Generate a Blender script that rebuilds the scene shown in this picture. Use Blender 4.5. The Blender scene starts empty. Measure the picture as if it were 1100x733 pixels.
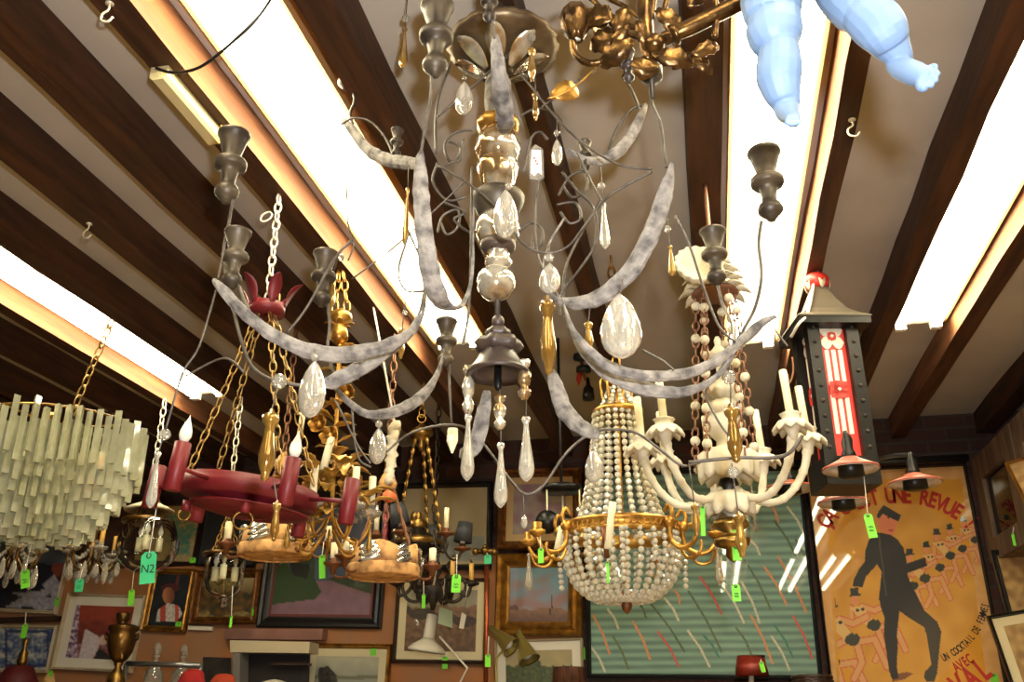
import bpy, math, random
from mathutils import Vector, Matrix, noise
random.seed(7)
PI = math.pi
SC = bpy.context.scene
COL = SC.collection
# ---------------------------------------------------------------- camera: solved from the photograph's vanishing points
CZ = 1.55
F = 1000.16
PPX, PPY = 550.0, 366.5
RM = ((0.98013276, 0.07757941, 0.18254099), (0.19833336, -0.37447875, -0.90577566), (-0.00191182, 0.92398436, -0.38242547))
def ray(px, py):
    c = (px-PPX, -(py-PPY), -F)
    return Vector([sum(RM[i][j]*c[j] for j in range(3)) for i in range(3)])
EYE = Vector((0, 0, CZ))
def P(px, py, Y):
    v = ray(px, py); return EYE + v*(Y/v.y)
def PZ(px, py, z):
    v = ray(px, py); return EYE + v*((z-CZ)/v.z)
def PXP(px, py, x):
    v = ray(px, py); return EYE + v*(x/v.x)
def sc(px, py, Y):
    return Y/ray(px, py).y
def proj(p):
    d = Vector(p)-EYE
    c = [sum(RM[i][j]*d[i] for i in range(3)) for j in range(3)]
    return PPX+F*c[0]/-c[2], PPY-F*c[1]/-c[2]

# ---------------------------------------------------------------- materials
def lin(c):
    return tuple(((x/12.92) if x <= .04045 else ((x+.055)/1.055)**2.4) for x in c)
def C8(r, g, b): return lin((r/255, g/255, b/255))
def mat(name, col, rough=.5, metal=0, col2=None, scale=20, emit=None, trans=0, ior=1.45, bump=0, spec=.5, detail=4, lo=.35, hi=.65, stretch=None, sss=0, coat=0, alpha=1):
    m = bpy.data.materials.new(name); m.use_nodes = True
    nt = m.node_tree; b = nt.nodes['Principled BSDF']
    b.inputs['Base Color'].default_value = (*col, 1)
    b.inputs['Roughness'].default_value = rough
    b.inputs['Metallic'].default_value = metal
    b.inputs['IOR'].default_value = ior
    b.inputs['Transmission Weight'].default_value = trans
    b.inputs['Specular IOR Level'].default_value = spec
    b.inputs['Coat Weight'].default_value = coat
    b.inputs['Alpha'].default_value = alpha
    if emit:
        b.inputs['Emission Color'].default_value = (*emit[0], 1); b.inputs['Emission Strength'].default_value = emit[1]
    if col2 or bump:
        tc = nt.nodes.new('ShaderNodeTexCoord'); mp = nt.nodes.new('ShaderNodeMapping')
        if stretch: mp.inputs['Scale'].default_value = stretch
        nz = nt.nodes.new('ShaderNodeTexNoise'); nz.inputs['Scale'].default_value = scale; nz.inputs['Detail'].default_value = detail
        nt.links.new(tc.outputs['Object'], mp.inputs['Vector']); nt.links.new(mp.outputs['Vector'], nz.inputs['Vector'])
        if col2:
            cr = nt.nodes.new('ShaderNodeValToRGB')
            cr.color_ramp.elements[0].position = lo; cr.color_ramp.elements[1].position = hi
            cr.color_ramp.elements[0].color = (*col, 1); cr.color_ramp.elements[1].color = (*col2, 1)
            nt.links.new(nz.outputs['Fac'], cr.inputs['Fac']); nt.links.new(cr.outputs['Color'], b.inputs['Base Color'])
        if bump:
            bp = nt.nodes.new('ShaderNodeBump'); bp.inputs['Strength'].default_value = bump; bp.inputs['Distance'].default_value = .01
            nt.links.new(nz.outputs['Fac'], bp.inputs['Height']); nt.links.new(bp.outputs['Normal'], b.inputs['Normal'])
    return m
M = {}
M['plaster'] = mat('ceiling_plaster', C8(172, 162, 150), .9, col2=C8(184, 174, 162), scale=3, bump=.1)
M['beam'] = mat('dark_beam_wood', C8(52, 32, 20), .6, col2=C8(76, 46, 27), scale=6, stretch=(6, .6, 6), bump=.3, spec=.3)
M['beamlit'] = mat('lit_beam_wood', C8(126, 78, 44), .8, col2=C8(94, 56, 32), scale=5, stretch=(6, .5, 6), bump=.3)  # same beam wood, tube light painted into the cheek colour
M['white'] = mat('white_enamel', C8(225, 222, 212), .35)
M['iron'] = mat('dark_iron', C8(46, 40, 36), .55, .6, col2=C8(70, 60, 52), scale=30)
M['black'] = mat('black_paint', C8(22, 20, 19), .4)
M['blacksat'] = mat('black_metal', C8(26, 24, 22), .35, .5)
M['brass'] = mat('old_brass', C8(160, 124, 62), .32, .9, col2=C8(104, 76, 36), scale=25)
M['gold'] = mat('gilt', C8(200, 152, 70), .35, .8, col2=C8(140, 98, 42), scale=30, bump=.2)
M['giltleaf'] = mat('gilt_leaf', C8(124, 92, 52), .3, .9, col2=C8(60, 42, 26), scale=40, bump=.3)
M['goldglass'] = mat('golden_glass', C8(176, 138, 66), .1, .4, trans=.35, col2=C8(126, 90, 36), scale=14)
M['mercury'] = mat('mercury_glass', C8(222, 214, 194), .12, .7, col2=C8(146, 116, 76), scale=16, lo=.42, hi=.6)
M['crystal'] = mat('rock_crystal', C8(255, 248, 230), .07, trans=.78, ior=1.5, col2=C8(240, 228, 204), scale=30, bump=.2)
M['clear'] = mat('clear_glass', (1, 1, 1), .02, trans=1, ior=1.45)
M['thinglass'] = mat('lantern_glass', (1, 1, 1), .03, trans=1, ior=1.12)
M['greywood'] = mat('grey_painted_wood', C8(78, 73, 71), .85, col2=C8(138, 131, 124), scale=42, bump=.8, lo=.34, hi=.6, detail=8)
M['wire'] = mat('grey_iron_wire', C8(100, 92, 84), .5, .5, col2=C8(68, 60, 54), scale=30)
M['turned'] = mat('tarnished_turned_cup', C8(88, 77, 62), .45, .4, col2=C8(54, 46, 38), scale=18, bump=.2)
M['brownwood'] = mat('dark_turned_wood', C8(70, 56, 48), .4, col2=C8(48, 38, 34), scale=14)
M['red'] = mat('red_painted_tin', C8(112, 26, 32), .45, .1, col2=C8(92, 18, 26), scale=8, bump=.1)
M['redbright'] = mat('bright_red_paint', C8(196, 48, 38), .4)
M['cream'] = mat('cream_wax', C8(236, 226, 190), .5, col2=C8(224, 210, 168), scale=10)
M['bulb'] = mat('frosted_bulb', C8(240, 235, 222), .25)
M['ivory'] = mat('ivory_painted_wood', C8(206, 196, 172), .55, col2=C8(172, 160, 134), scale=14, bump=.25)
M['chainbrass'] = mat('brass_chain', C8(150, 118, 66), .4, .85)
M['chainwhite'] = mat('pale_chain', C8(226, 218, 190), .4, .3)
M['rust'] = mat('rusty_chain', C8(124, 84, 60), .6, .4)
M['green'] = mat('green_card', C8(112, 205, 50), .6)
M['teal'] = mat('mint_card', C8(60, 180, 122), .6)
M['string'] = mat('white_string', C8(214, 206, 190), .9)
M['ink'] = mat('dark_ink', C8(28, 46, 38), .7)
M['glasstube'] = mat('prism_glass', C8(255, 253, 216), .05, trans=.64, ior=1.45, col2=C8(236, 234, 190), scale=30)
M['bark'] = mat('birch_bark', C8(206, 156, 96), .75, col2=C8(112, 70, 38), scale=26, bump=.4, lo=.45, hi=.72)
M['silver'] = mat('silver_leaf', C8(200, 198, 194), .25, .9)
M['brownmetal'] = mat('brown_metal', C8(110, 66, 40), .45, .5)
M['cherub'] = mat('pale_painted_figure', C8(104, 126, 158), .55, col2=C8(96, 118, 150), scale=12, sss=0)
def thinglass(name):                     # blown glass a millimetre thick: see-through with a reflecting skin
    m = bpy.data.materials.new(name); m.use_nodes = True; nt = m.node_tree; nt.nodes.clear()
    t = nt.nodes.new('ShaderNodeBsdfTransparent'); t.inputs['Color'].default_value = (.95, .96, .94, 1)
    g = nt.nodes.new('ShaderNodeBsdfGlossy'); g.inputs['Roughness'].default_value = .04
    lw = nt.nodes.new('ShaderNodeLayerWeight'); lw.inputs['Blend'].default_value = .22
    mx = nt.nodes.new('ShaderNodeMixShader'); o = nt.nodes.new('ShaderNodeOutputMaterial')
    nt.links.new(lw.outputs['Fresnel'], mx.inputs[0]); nt.links.new(t.outputs[0], mx.inputs[1]); nt.links.new(g.outputs[0], mx.inputs[2]); nt.links.new(mx.outputs[0], o.inputs[0])
    return m
M['thinglass'] = thinglass('thin_lantern_glass')
def emis(name, col, s):
    m = bpy.data.materials.new(name); m.use_nodes = True; nt = m.node_tree; nt.nodes.clear()
    e = nt.nodes.new('ShaderNodeEmission'); e.inputs['Color'].default_value = (*col, 1); e.inputs['Strength'].default_value = s
    o = nt.nodes.new('ShaderNodeOutputMaterial'); nt.links.new(e.outputs[0], o.inputs[0]); return m
M['tube'] = emis('fluorescent_tube', (1, .91, .62), 48)
# painted surfaces: the picture itself is stored per vertex
def mkpaint():
    m = bpy.data.materials.new('painted_picture'); m.use_nodes = True; nt = m.node_tree
    b = nt.nodes['Principled BSDF']; a = nt.nodes.new('ShaderNodeAttribute'); a.attribute_name = 'Col'
    nt.links.new(a.outputs['Color'], b.inputs['Base Color']); b.inputs['Roughness'].default_value = .6
    return m
M['paint'] = mkpaint()
M['glazed'] = mkpaint(); M['glazed'].name = 'picture_under_glass'
M['glazed'].node_tree.nodes['Principled BSDF'].inputs['Coat Weight'].default_value = 1
M['glazed'].node_tree.nodes['Principled BSDF'].inputs['Coat Roughness'].default_value = .02

# ---------------------------------------------------------------- mesh builder (world coordinates)
def rootof(o):
    while o.parent: o = o.parent
    return o
class MB:
    def __init__(s): s.v = []; s.f = []; s.sm = []
    def add(s, vs, fs, smooth=True):
        n = len(s.v); s.v += [Vector(p) for p in vs]
        s.f += [tuple(i+n for i in f) for f in fs]; s.sm += [smooth]*len(fs); return s
    def build(s, name, m, parent=None, sub=0):
        me = bpy.data.meshes.new(name)
        off = rootof(parent).location if parent else (sum(s.v, Vector())/max(1, len(s.v)) if False else Vector())
        me.from_pydata([tuple(p-off) for p in s.v], [], s.f); me.update()
        me.polygons.foreach_set('use_smooth', s.sm)
        o = bpy.data.objects.new(name, me); COL.objects.link(o)
        if isinstance(m, str): m = M[m]
        me.materials.append(m)
        if parent: o.parent = parent
        if sub:
            md = o.modifiers.new('Subdivision', 'SUBSURF'); md.levels = sub; md.render_levels = sub
        return o
    def box(s, c, d, R=None, bev=0):
        c = Vector(c); hx, hy, hz = d[0]/2, d[1]/2, d[2]/2
        vs = [Vector((x, y, z)) for x in (-hx, hx) for y in (-hy, hy) for z in (-hz, hz)]
        if R is not None: vs = [R @ p for p in vs]
        return s.add([p+c for p in vs], [(0, 1, 3, 2), (4, 6, 7, 5), (0, 4, 5, 1), (2, 3, 7, 6), (0, 2, 6, 4), (1, 5, 7, 3)], False)
    def box2(s, a, b):
        return s.box([(a[i]+b[i])/2 for i in range(3)], [abs(b[i]-a[i]) for i in range(3)])
    def tube(s, pts, r, n=8, ab=(1, 1), up=None, cap=True, jag=0, smooth=True, closed=False, samp=0):
        pts = [Vector(p) for p in pts]
        if samp: pts, r = smoothpath(pts, r, samp)
        k = len(pts); rs = r if isinstance(r, (list, tuple)) else [r]*k
        vs = []; prev = None
        for i, p in enumerate(pts):
            if closed: t = pts[(i+1) % k]-pts[i-1]
            else: t = pts[min(i+1, k-1)]-pts[max(i-1, 0)]
            if t.length < 1e-9: t = Vector((0, 0, 1))
            t.normalize()
            if up is not None: a = Vector(up)
            elif prev is not None: a = prev
            else: a = Vector((0, 0, 1)) if abs(t.z) < .9 else Vector((1, 0, 0))
            a = a-t*a.dot(t)
            if a.length < 1e-6: a = t.orthogonal()
            a.normalize(); b = t.cross(a); prev = a
            for j in range(n):
                q = 2*PI*j/n; rr = rs[i]*(1+(random.uniform(-jag, jag) if jag else 0))
                vs.append(p+a*(math.cos(q)*rr*ab[0])+b*(math.sin(q)*rr*ab[1]))
        fs = []
        for i in range(k if closed else k-1):
            i2 = (i+1) % k
            for j in range(n):
                fs.append((i*n+j, i*n+(j+1) % n, i2*n+(j+1) % n, i2*n+j))
        if cap and not closed:
            fs.append(tuple(range(n))[::-1]); fs.append(tuple(range((k-1)*n, k*n)))
        return s.add(vs, fs, smooth)
    def lathe(s, base, prof, n=20, mtx=None, smooth=True, flat=1.0, scal=None, zs=None):
        base = Vector(base); vs = []; fs = []; k = len(prof)
        for i, (r, z) in enumerate(prof):
            for j in range(n):
                q = 2*PI*j/n; rr = r*(scal(q, i) if scal else 1)
                p = Vector((math.cos(q)*rr, math.sin(q)*rr*flat, z+(zs(q, i) if zs else 0)))
                if mtx is not None: p = mtx @ p
                vs.append(base+p)
        for i in range(k-1):
            for j in range(n):
                fs.append((i*n+j, i*n+(j+1) % n, (i+1)*n+(j+1) % n, (i+1)*n+j))
        per = sum(math.hypot(prof[i+1][0]-prof[i][0], prof[i+1][1]-prof[i][1]) for i in range(k-1)); rm = max(p[0] for p in prof)
        if min(prof[0][0], prof[-1][0]) > .25*rm and math.hypot(prof[0][0]-prof[-1][0], prof[0][1]-prof[-1][1]) < .3*per:   # closed ring section
            for j in range(n): fs.append(((k-1)*n+j, (k-1)*n+(j+1) % n, (j+1) % n, j))
        else: fs.append(tuple(range(n))[::-1]); fs.append(tuple(range((k-1)*n, k*n)))
        return s.add(vs, fs, smooth)
    def sphere(s, c, r, n=12, m=8, sxyz=(1, 1, 1), smooth=True):
        prof = [(max(r*math.sin(PI*i/m), r*.02)*1.0, -r*math.cos(PI*i/m)*sxyz[2]) for i in range(m+1)]
        return s.lathe(c, [(a*sxyz[0], z) for a, z in prof], n, flat=sxyz[1]/sxyz[0], smooth=smooth)
    def torus(s, c, R, r, axis=(0, 0, 1), n=20, m=6, sx=1, rot=None):
        ax = Vector(axis).normalized(); a = ax.orthogonal().normalized()
        if rot is not None: a = Vector(rot).normalized()
        b = ax.cross(a)
        return s.tube([Vector(c)+a*(math.cos(2*PI*i/n)*R*sx)+b*(math.sin(2*PI*i/n)*R) for i in range(n)], r, m, closed=True, up=ax)
    def chain(s, a, b, L, w, r, sag=0, n=10, m=5, ends=False):
        a, b = Vector(a), Vector(b); d = b-a; T = d.length; k = max(2, int(round(T/(L*.8))))
        pitch = T/k; ax = d.normalized(); u = ax.orthogonal().normalized(); v = ax.cross(u)
        u, v = (u+v).normalized(), (u-v).normalized()
        for i in range(k):
            t = (i+.5)/k; c = a+d*t-Vector((0, 0, 1))*sag*4*t*(1-t)
            o = u if i % 2 else v
            pts = [c+ax*(math.cos(2*PI*j/n)*(pitch*.62))+o*(math.sin(2*PI*j/n)*w/2) for j in range(n)]
            s.tube(pts, r, m, closed=True, up=ax.cross(o))
        return s
    def leaf(s, p, d, nrm, L, W, curl=.3, fold=.25, n=6, th=.0012, teeth=0):
        p = Vector(p); d = Vector(d).normalized(); nn = Vector(nrm); nn = (nn-d*nn.dot(d))
        if nn.length < 1e-6: nn = d.orthogonal()
        nn.normalize(); sd = d.cross(nn); rows = []
        for i in range(n+1):
            t = i/n; w = W*.5*(math.sin(PI*min(1, t*.92+.06))**.8)*(1+(teeth*(-1)**i))
            c = p+d*(L*(math.sin(t*(1+abs(curl)*.5))/math.sin(1+abs(curl)*.5)))+nn*(-curl*L*t*t)
            rows.append([c-sd*w+nn*w*fold, c, c+sd*w+nn*w*fold])
        vs = [q for r_ in rows for q in r_]+[q-nn*th for r_ in rows for q in r_]
        N = 3*(n+1); fs = []
        for i in range(n):
            for j in range(2):
                a = i*3+j; fs.append((a, a+1, a+4, a+3)); fs.append((N+a+3, N+a+4, N+a+1, N+a))
            fs.append((i*3, i*3+3, N+i*3+3, N+i*3)); fs.append((i*3+5, i*3+2, N+i*3+2, N+i*3+5))
        fs.append((0, N, N+1, 1)); fs.append((1, N+1, N+2, 2)); e = n*3
        fs.append((e+1, N+e+1, N+e, e)); fs.append((e+2, N+e+2, N+e+1, e+1))
        return s.add(vs, fs)
    def extrude(s, poly, d):
        d = Vector(d); n = len(poly); vs = [Vector(p) for p in poly]+[Vector(p)+d for p in poly]
        fs = [tuple(range(n))[::-1], tuple(range(n, 2*n))]+[(i, (i+1) % n, n+(i+1) % n, n+i) for i in range(n)]
        return s.add(vs, fs, False)
def smoothpath(pts, r, k):
    n = len(pts); rs = list(r) if isinstance(r, (list, tuple)) else [r]*n
    out, ro = [], []
    for i in range(n-1):
        p0, p1, p2, p3 = pts[max(i-1, 0)], pts[i], pts[i+1], pts[min(i+2, n-1)]
        for j in range(k):
            t = j/k
            out.append(.5*((2*p1)+(p2-p0)*t+(2*p0-5*p1+4*p2-p3)*t*t+(3*p1-p0-3*p2+p3)*t**3))
            ro.append(rs[i]*(1-t)+rs[i+1]*t)
    out.append(pts[-1]); ro.append(rs[-1]); return out, ro

def thing(name, loc, label, cat, group=None):
    o = bpy.data.objects.new(name, None); COL.objects.link(o); o.location = loc; o.empty_display_size = .05
    return tag(o, label, cat, group)
def tag(o, label, cat, group=None, kind=None):
    o['label'] = label; o['category'] = cat
    if group: o['group'] = group
    if kind: o['kind'] = kind
    return o
def struct(mb, name, m, label=None, cat=None):
    o = mb.build(name, m); o['kind'] = 'structure'
    o['label'] = label or name.replace('_', ' '); o['category'] = cat or name.split('_')[0]
    return o
# pixel helpers: path on the vertical plane Y, lathe about a vertical axis given as (half width, pixel row) pairs
def pth(pts, Y):
    return [P(p[0], p[1], p[2] if len(p) > 2 else Y) for p in pts]
def plathe(mb, ax, Y, prof, n=20, **k):
    py = sum(p[1] for p in prof)/len(prof); b = P(ax, py, Y)
    pr = [(max(.0004, hw*sc(ax, y, Y)), P(ax, y, Y).z-b.z) for hw, y in prof]
    mb.lathe(b, pr, n, **k); return b
def tprof(shape, top, length, hw):
    return [(max(.0004, a*hw), top-t*length) for t, a in shape]
TEAR = [(0, .08), (.04, .2), (.1, .4), (.2, .62), (.33, .82), (.48, .96), (.6, 1), (.72, .98), (.83, .85), (.92, .6), (.97, .36), (1, .06)]
DROP = [(0, .45), (.04, .6), (.08, .5), (.11, .32), (.2, .36), (.35, .5), (.5, .68), (.65, .86), (.78, 1), (.88, .95), (.95, .62), (1, .1)]
BALU = [(0, .3), (.05, .42), (.08, .9), (.14, 1), (.2, .85), (.26, .55), (.35, .6), (.5, .78), (.65, .95), (.76, .92), (.86, .6), (.92, .45), (.96, .5), (1, .1)]
CUP = [(0, .8), (.01, .98), (.05, 1), (.07, .9), (.14, .8), (.24, .66), (.32, .56), (.36, .6), (.39, .62), (.405, .9), (.43, 1), (.49, .98), (.515, .88), (.53, .6), (.58, .5), (.68, .42), (.75, .44), (.78, .62), (.83, .74), (.88, .72), (.93, .5), (.95, .36), (1, .22)]
def drop(name, shape, px, y0, y1, w, Y, m, parent, flat=.55, n=14):
    a, b = P(px, y0, Y), P(px, y1, Y); mb = MB()
    mb.lathe((a.x, Y, 0), tprof(shape, a.z, a.z-b.z, w/2*sc(px, (y0+y1)/2, Y)), n, flat=flat)
    return mb.build(name, m, parent)
def bead(px, py, w, Y, m, parent, name='bead'):
    mb = MB(); mb.sphere(P(px, py, Y), w/2*sc(px, py, Y), 10, 7, smooth=False); return mb.build(name, m, parent)
def cup(px, y0, h, Y, parent, name='candle_cup', w=.47, m='turned'):
    a, b = P(px, y0, Y), P(px, y0+h, Y); mb = MB()
    mb.lathe((a.x, Y, 0), tprof(CUP, a.z, a.z-b.z, h*w/2*sc(px, y0, Y)), 18)
    return mb.build(name, m, parent)
def wirep(name, pts, Y, rpx, parent, m='wire', samp=6, n=6):
    mb = MB(); mb.tube(pth(pts, Y), rpx*sc(pts[0][0], pts[0][1], Y), n, samp=samp); return mb.build(name, m, parent)
def text(s, size, m, parent, mtx, name='lettering', ext=.0004, bold=0):
    cu = bpy.data.curves.new('t', 'FONT'); cu.body = s; cu.size = size; cu.align_x = 'CENTER'; cu.align_y = 'CENTER'; cu.extrude = ext; cu.offset = bold*size
    cu.resolution_u = 3
    o = bpy.data.objects.new('t', cu); COL.objects.link(o); bpy.context.view_layer.update()
    me = bpy.data.meshes.new_from_object(o.evaluated_get(bpy.context.evaluated_depsgraph_get()))
    bpy.data.objects.remove(o); me.name = name
    me.materials.clear(); me.materials.append(M[m] if isinstance(m, str) else m)
    t = bpy.data.objects.new(name, me); COL.objects.link(t)
    off = rootof(parent).location; me.transform(Matrix.Translation(-off) @ mtx); t.parent = parent
    return t
# ---------------------------------------------------------------- room
ZB, ZP = CZ+1.4, CZ+1.515          # underside of beams, plaster between them
YB, XL, XR, YF = 5.05, -4.5, 2.15, -2.6
K = .0019048
BEAMS = [(-2110, -2070), (-1940, -1900), (-1770, -1730), (-1610, -1565), (-1432, -1402), (-1285, -1253), (-1096, -1056), (-923, -882), (-762, -717), (-610, -567), (-392, -349), (-184, -155), (24, 70), (213, 240), (380, 412), (540, 575), (761, 805), (960, 1000)]
struct(MB().box2((XL-.1, YF-.1, ZP), (XR+.1, YB+.1, ZP+.08)), 'ceiling', 'plaster', 'pale grey plaster ceiling between dark beams')
for i, (a, b) in enumerate(BEAMS):
    zb = ZB-(.02 if a == 213 else 0)
    mb = MB(); n = 26
    vs = []; fs = []
    for k in range(n+1):
        y = YF+(YB-YF)*k/n
        for (x, z) in ((a*K, ZP+.01), (a*K, zb), (b*K, zb), (b*K, ZP+.01)):
            j = .004
            vs.append((x+random.uniform(-j, j), y, z+(random.uniform(-.003, .003) if z < ZP else 0)))
    for k in range(n):
        for q in range(3):
            fs.append((k*4+q, k*4+q+1, k*4+q+5, k*4+q+4))
    mb.add(vs, fs, False)
    o = struct(mb, 'trim_%d' % (i+1), 'beam', 'dark brown ceiling beam number %d from the left' % (i+1), 'beam')
    if a in (-1285, -610, 213, 540):        # cheeks facing the light bays painted lighter, as sides lit by the tubes
        o.data.materials.append(M['beamlit'])
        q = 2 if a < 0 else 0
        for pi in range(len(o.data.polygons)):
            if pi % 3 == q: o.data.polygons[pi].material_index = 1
def wallmat():
    m = bpy.data.materials.new('old_brick_wall'); m.use_nodes = True; nt = m.node_tree; b = nt.nodes['Principled BSDF']
    tc = nt.nodes.new('ShaderNodeTexCoord'); mp = nt.nodes.new('ShaderNodeMapping'); mp.inputs['Rotation'].default_value = (PI/2, 0, 0)
    br = nt.nodes.new('ShaderNodeTexBrick'); br.inputs['Scale'].default_value = 1
    br.inputs['Brick Width'].default_value = .2; br.inputs['Row Height'].default_value = .068; br.inputs['Mortar Size'].default_value = .007
    br.inputs['Color1'].default_value = (*C8(74, 42, 32), 1); br.inputs['Color2'].default_value = (*C8(56, 34, 27), 1); br.inputs['Mortar'].default_value = (*C8(62, 52, 44), 1)
    nt.links.new(tc.outputs['Object'], mp.inputs['Vector']); nt.links.new(mp.outputs['Vector'], br.inputs['Vector'])
    nt.links.new(br.outputs['Color'], b.inputs['Base Color']); b.inputs['Roughness'].default_value = .9
    bp = nt.nodes.new('ShaderNodeBump'); bp.inputs['Strength'].default_value = .5; bp.inputs['Distance'].default_value = .01
    nt.links.new(br.outputs['Fac'], bp.inputs['Height']); nt.links.new(bp.outputs['Normal'], b.inputs['Normal'])
    return m
M['brick'] = wallmat()
M['panel'] = mat('pinkish_brown_wall_paint', C8(148, 106, 74), .8, col2=C8(166, 104, 56), scale=3, bump=.2, lo=.4, hi=.6)
M['floor'] = mat('floor_boards', C8(186, 160, 116), .5, col2=C8(160, 134, 94), scale=4, stretch=(8, .6, 1))
M['sidewall'] = mat('side_wall_paint', C8(184, 160, 122), .9, col2=C8(164, 142, 106), scale=3)
struct(MB().box2((XL, YB, 0), (XR, YB+.12, ZP+.05)), 'wall_back', 'brick', 'dark old brick back wall behind the pictures')
struct(MB().box2((XL+.01, YB-.03, 0), (-.66, YB-.001, P(300, 606, YB).z)), 'trim_19', 'panel', 'pinkish brown painted panel low on the back wall', 'wall panel')
struct(MB().box2((XL-.1, YF, 0), (XL, YB, ZP+.05)), 'wall_left', mat('dark_left_wall', C8(58, 44, 36), .9, col2=C8(46, 36, 30), scale=3))
struct(MB().box2((XR, YF, 0), (XR+.1, YB, ZP+.05)), 'wall_right', 'sidewall')
struct(MB().box2((XL, YF-.1, 0), (XR, YF, ZP+.05)), 'wall_front', 'sidewall')
struct(MB().box2((XL-.1, YF-.1, -.08), (XR+.1, YB+.1, 0)), 'floor', 'floor')
# ---------------------------------------------------------------- fluorescent fixtures, eight foot, one per lit bay; added fill ones behind camera
M['lip'] = mat('tan_enamel_lip', C8(176, 140, 92), .6)
FIX = []
def fixture(xc, y1, label, w=.20):
    FIX.append((xc, y1-2.44, y1))
    t = thing('fluorescent_light', (xc, y1-1.22, ZP), label, 'light', 'fluorescent ceiling lights')
    y0 = y1-2.44
    mb = MB(); c = [(-w/2, 0), (-w/2, -.012), (-.05, -.05), (.05, -.05), (w/2, -.012), (w/2, 0)]
    mb.extrude([(xc+x, y0, ZP+z) for x, z in c], (0, y1-y0, 0)); mb.build('housing', 'white', t)
    for sx in (-1, 1):
        MB().box((xc+sx*(w/2+.004), (y0+y1)/2, ZP-.024), (.011, y1-y0, .048)).build('side_lip', 'lip', t)
        x = xc+sx*.066
        mb = MB(); mb.tube([(x, y0+.03, ZP-.06), (x, y1-.03, ZP-.06)], .019, 12); mb.build('tube', 'tube', t)
        for yy in (y0+.015, y1-.015):
            MB().box((x, yy, ZP-.05), (.04, .03, .06)).build('lampholder', 'white', t)
fixture(-1172*K, 3.82, 'long fluorescent light over the glass prism chandelier')
fixture(-480*K, 3.46, 'long fluorescent light behind the large grey chandelier')
fixture(140*K, 3.7, 'long fluorescent light behind the pale cherub legs')
fixture(472*K, 3.62, 'long fluorescent light at the right beyond the red lantern')
for bay in (-480, 140, 472, 668): fixture(bay*K, .92, 'added unseen fluorescent light behind the camera for warm fill', )  # unseen fixtures, added to brighten the room with warm fill
# on-camera flash of the photographer
fl = bpy.data.lights.new('flash', 'AREA'); fl.shape = 'DISK'; fl.size = .05; fl.energy = 44; fl.color = (.92, .96, 1)
fo = bpy.data.objects.new('flash', fl); COL.objects.link(fo)
cam = bpy.data.cameras.new('camera'); co = bpy.data.objects.new('camera', cam); COL.objects.link(co)
cam.sensor_width = 36; cam.lens = 36*F/1100; cam.clip_start = .02; cam.shift_x = 0
mw = Matrix([list(r) for r in RM]).to_4x4(); mw.translation = EYE; co.matrix_world = mw; SC.camera = co
mf = mw.copy(); mf.translation = mw @ Vector((.06, .13, -.02)); fo.matrix_world = mf
w = bpy.data.worlds.new('World'); SC.world = w; w.use_nodes = True
w.node_tree.nodes['Background'].inputs[0].default_value = (1, .9, .75, 1); w.node_tree.nodes['Background'].inputs[1].default_value = .02
SC.view_settings.view_transform = 'Standard'; SC.view_settings.look = 'None'; SC.view_settings.gamma = 1; SC.view_settings.exposure = 0
SC.view_settings.use_curve_mapping = False
SC.cycles.use_denoising = True; SC.cycles.max_bounces = 8; SC.cycles.transparent_max_bounces = 12; SC.cycles.sample_clamp_indirect = 6
SC.cycles.caustics_reflective = False; SC.cycles.caustics_refractive = False
# ---------------------------------------------------------------- the large grey chandelier with rock crystal drops
AX, AY = 535, 1.5
top = P(538, 60, AY)
main = thing('grey_chandelier', (top.x, AY, ZP), 'very large grey painted iron and wood chandelier with curved arms and rock crystal drops', 'chandelier')
mb = MB(); mb.tube([(P(537, 44, AY).x, AY, P(537, 70, AY).z), (P(537, 44, AY).x, AY, ZP)], .006, 8); mb.build('hanging_rod', 'wire', main)
mb = MB()                                         # scalloped canopy seen from underneath
cz = P(540, 56, AY).z; cx = P(540, 56, AY).x; rr = 58*sc(540, 40, AY)
mb.lathe((cx, AY, cz), [(.012, -.012), (rr*.45, -.006), (rr*.9, .0), (rr, .012), (rr*.96, .02), (rr*.5, .012), (.012, .02)], 48, scal=lambda q, i: 1+(.05*abs(math.sin(q*9)) if i in (3, 4) else 0))
mb.build('scalloped_canopy', mat('canopy_bronze', C8(116, 98, 72), .4, .6, col2=C8(76, 60, 42), scale=20), main)
for k in range(7):                                # leaf shaped glasses standing round the top of the stem
    q = 2*PI*k/7+.3; b = P(537, 78, AY)+Vector((math.cos(q)*.03, math.sin(q)*.03, 0)); mb = MB()
    mb.leaf(b, (math.cos(q)*.5, math.sin(q)*.5, .9), (math.cos(q), math.sin(q), -.3), .075, .042, -.5, .3)
    mb.build('glass_leaf', 'mercury', main)
def stem(name, prof, m, **k):
    mb = MB(); plathe(mb, 535, AY, prof, 22, **k); return mb.build(name, m, main)
stem('stem_rod', [(3, 60), (3, 130), (3, 210), (3, 345)], 'wire')
stem('painted_stem', [(9, 78), (14, 90), (15, 112), (12, 128), (15, 132)], 'greywood')
stem('gilt_collar', [(14, 126), (21, 130), (23, 136), (18, 142)], 'gold', scal=lambda q, i: 1+.08*math.sin(q*12))
stem('glass_cup', [(16, 140), (20, 144), (23, 152), (24, 162), (20, 170), (17, 173)], 'mercury', scal=lambda q, i: 1+.05*math.sin(q*8))
stem('glass_cup', [(18, 172), (22, 176), (22, 182), (19, 194), (15, 205), (11, 212)], 'mercury', scal=lambda q, i: 1+.04*math.sin(q*8))
stem('drip_plate', [(10, 208), (27, 210), (29, 213), (27, 220), (20, 232), (12, 236)], 'turned')
stem('glass_bowl', [(10, 228), (18, 231), (23, 240), (24, 250), (20, 260), (12, 264)], 'mercury')
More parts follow.
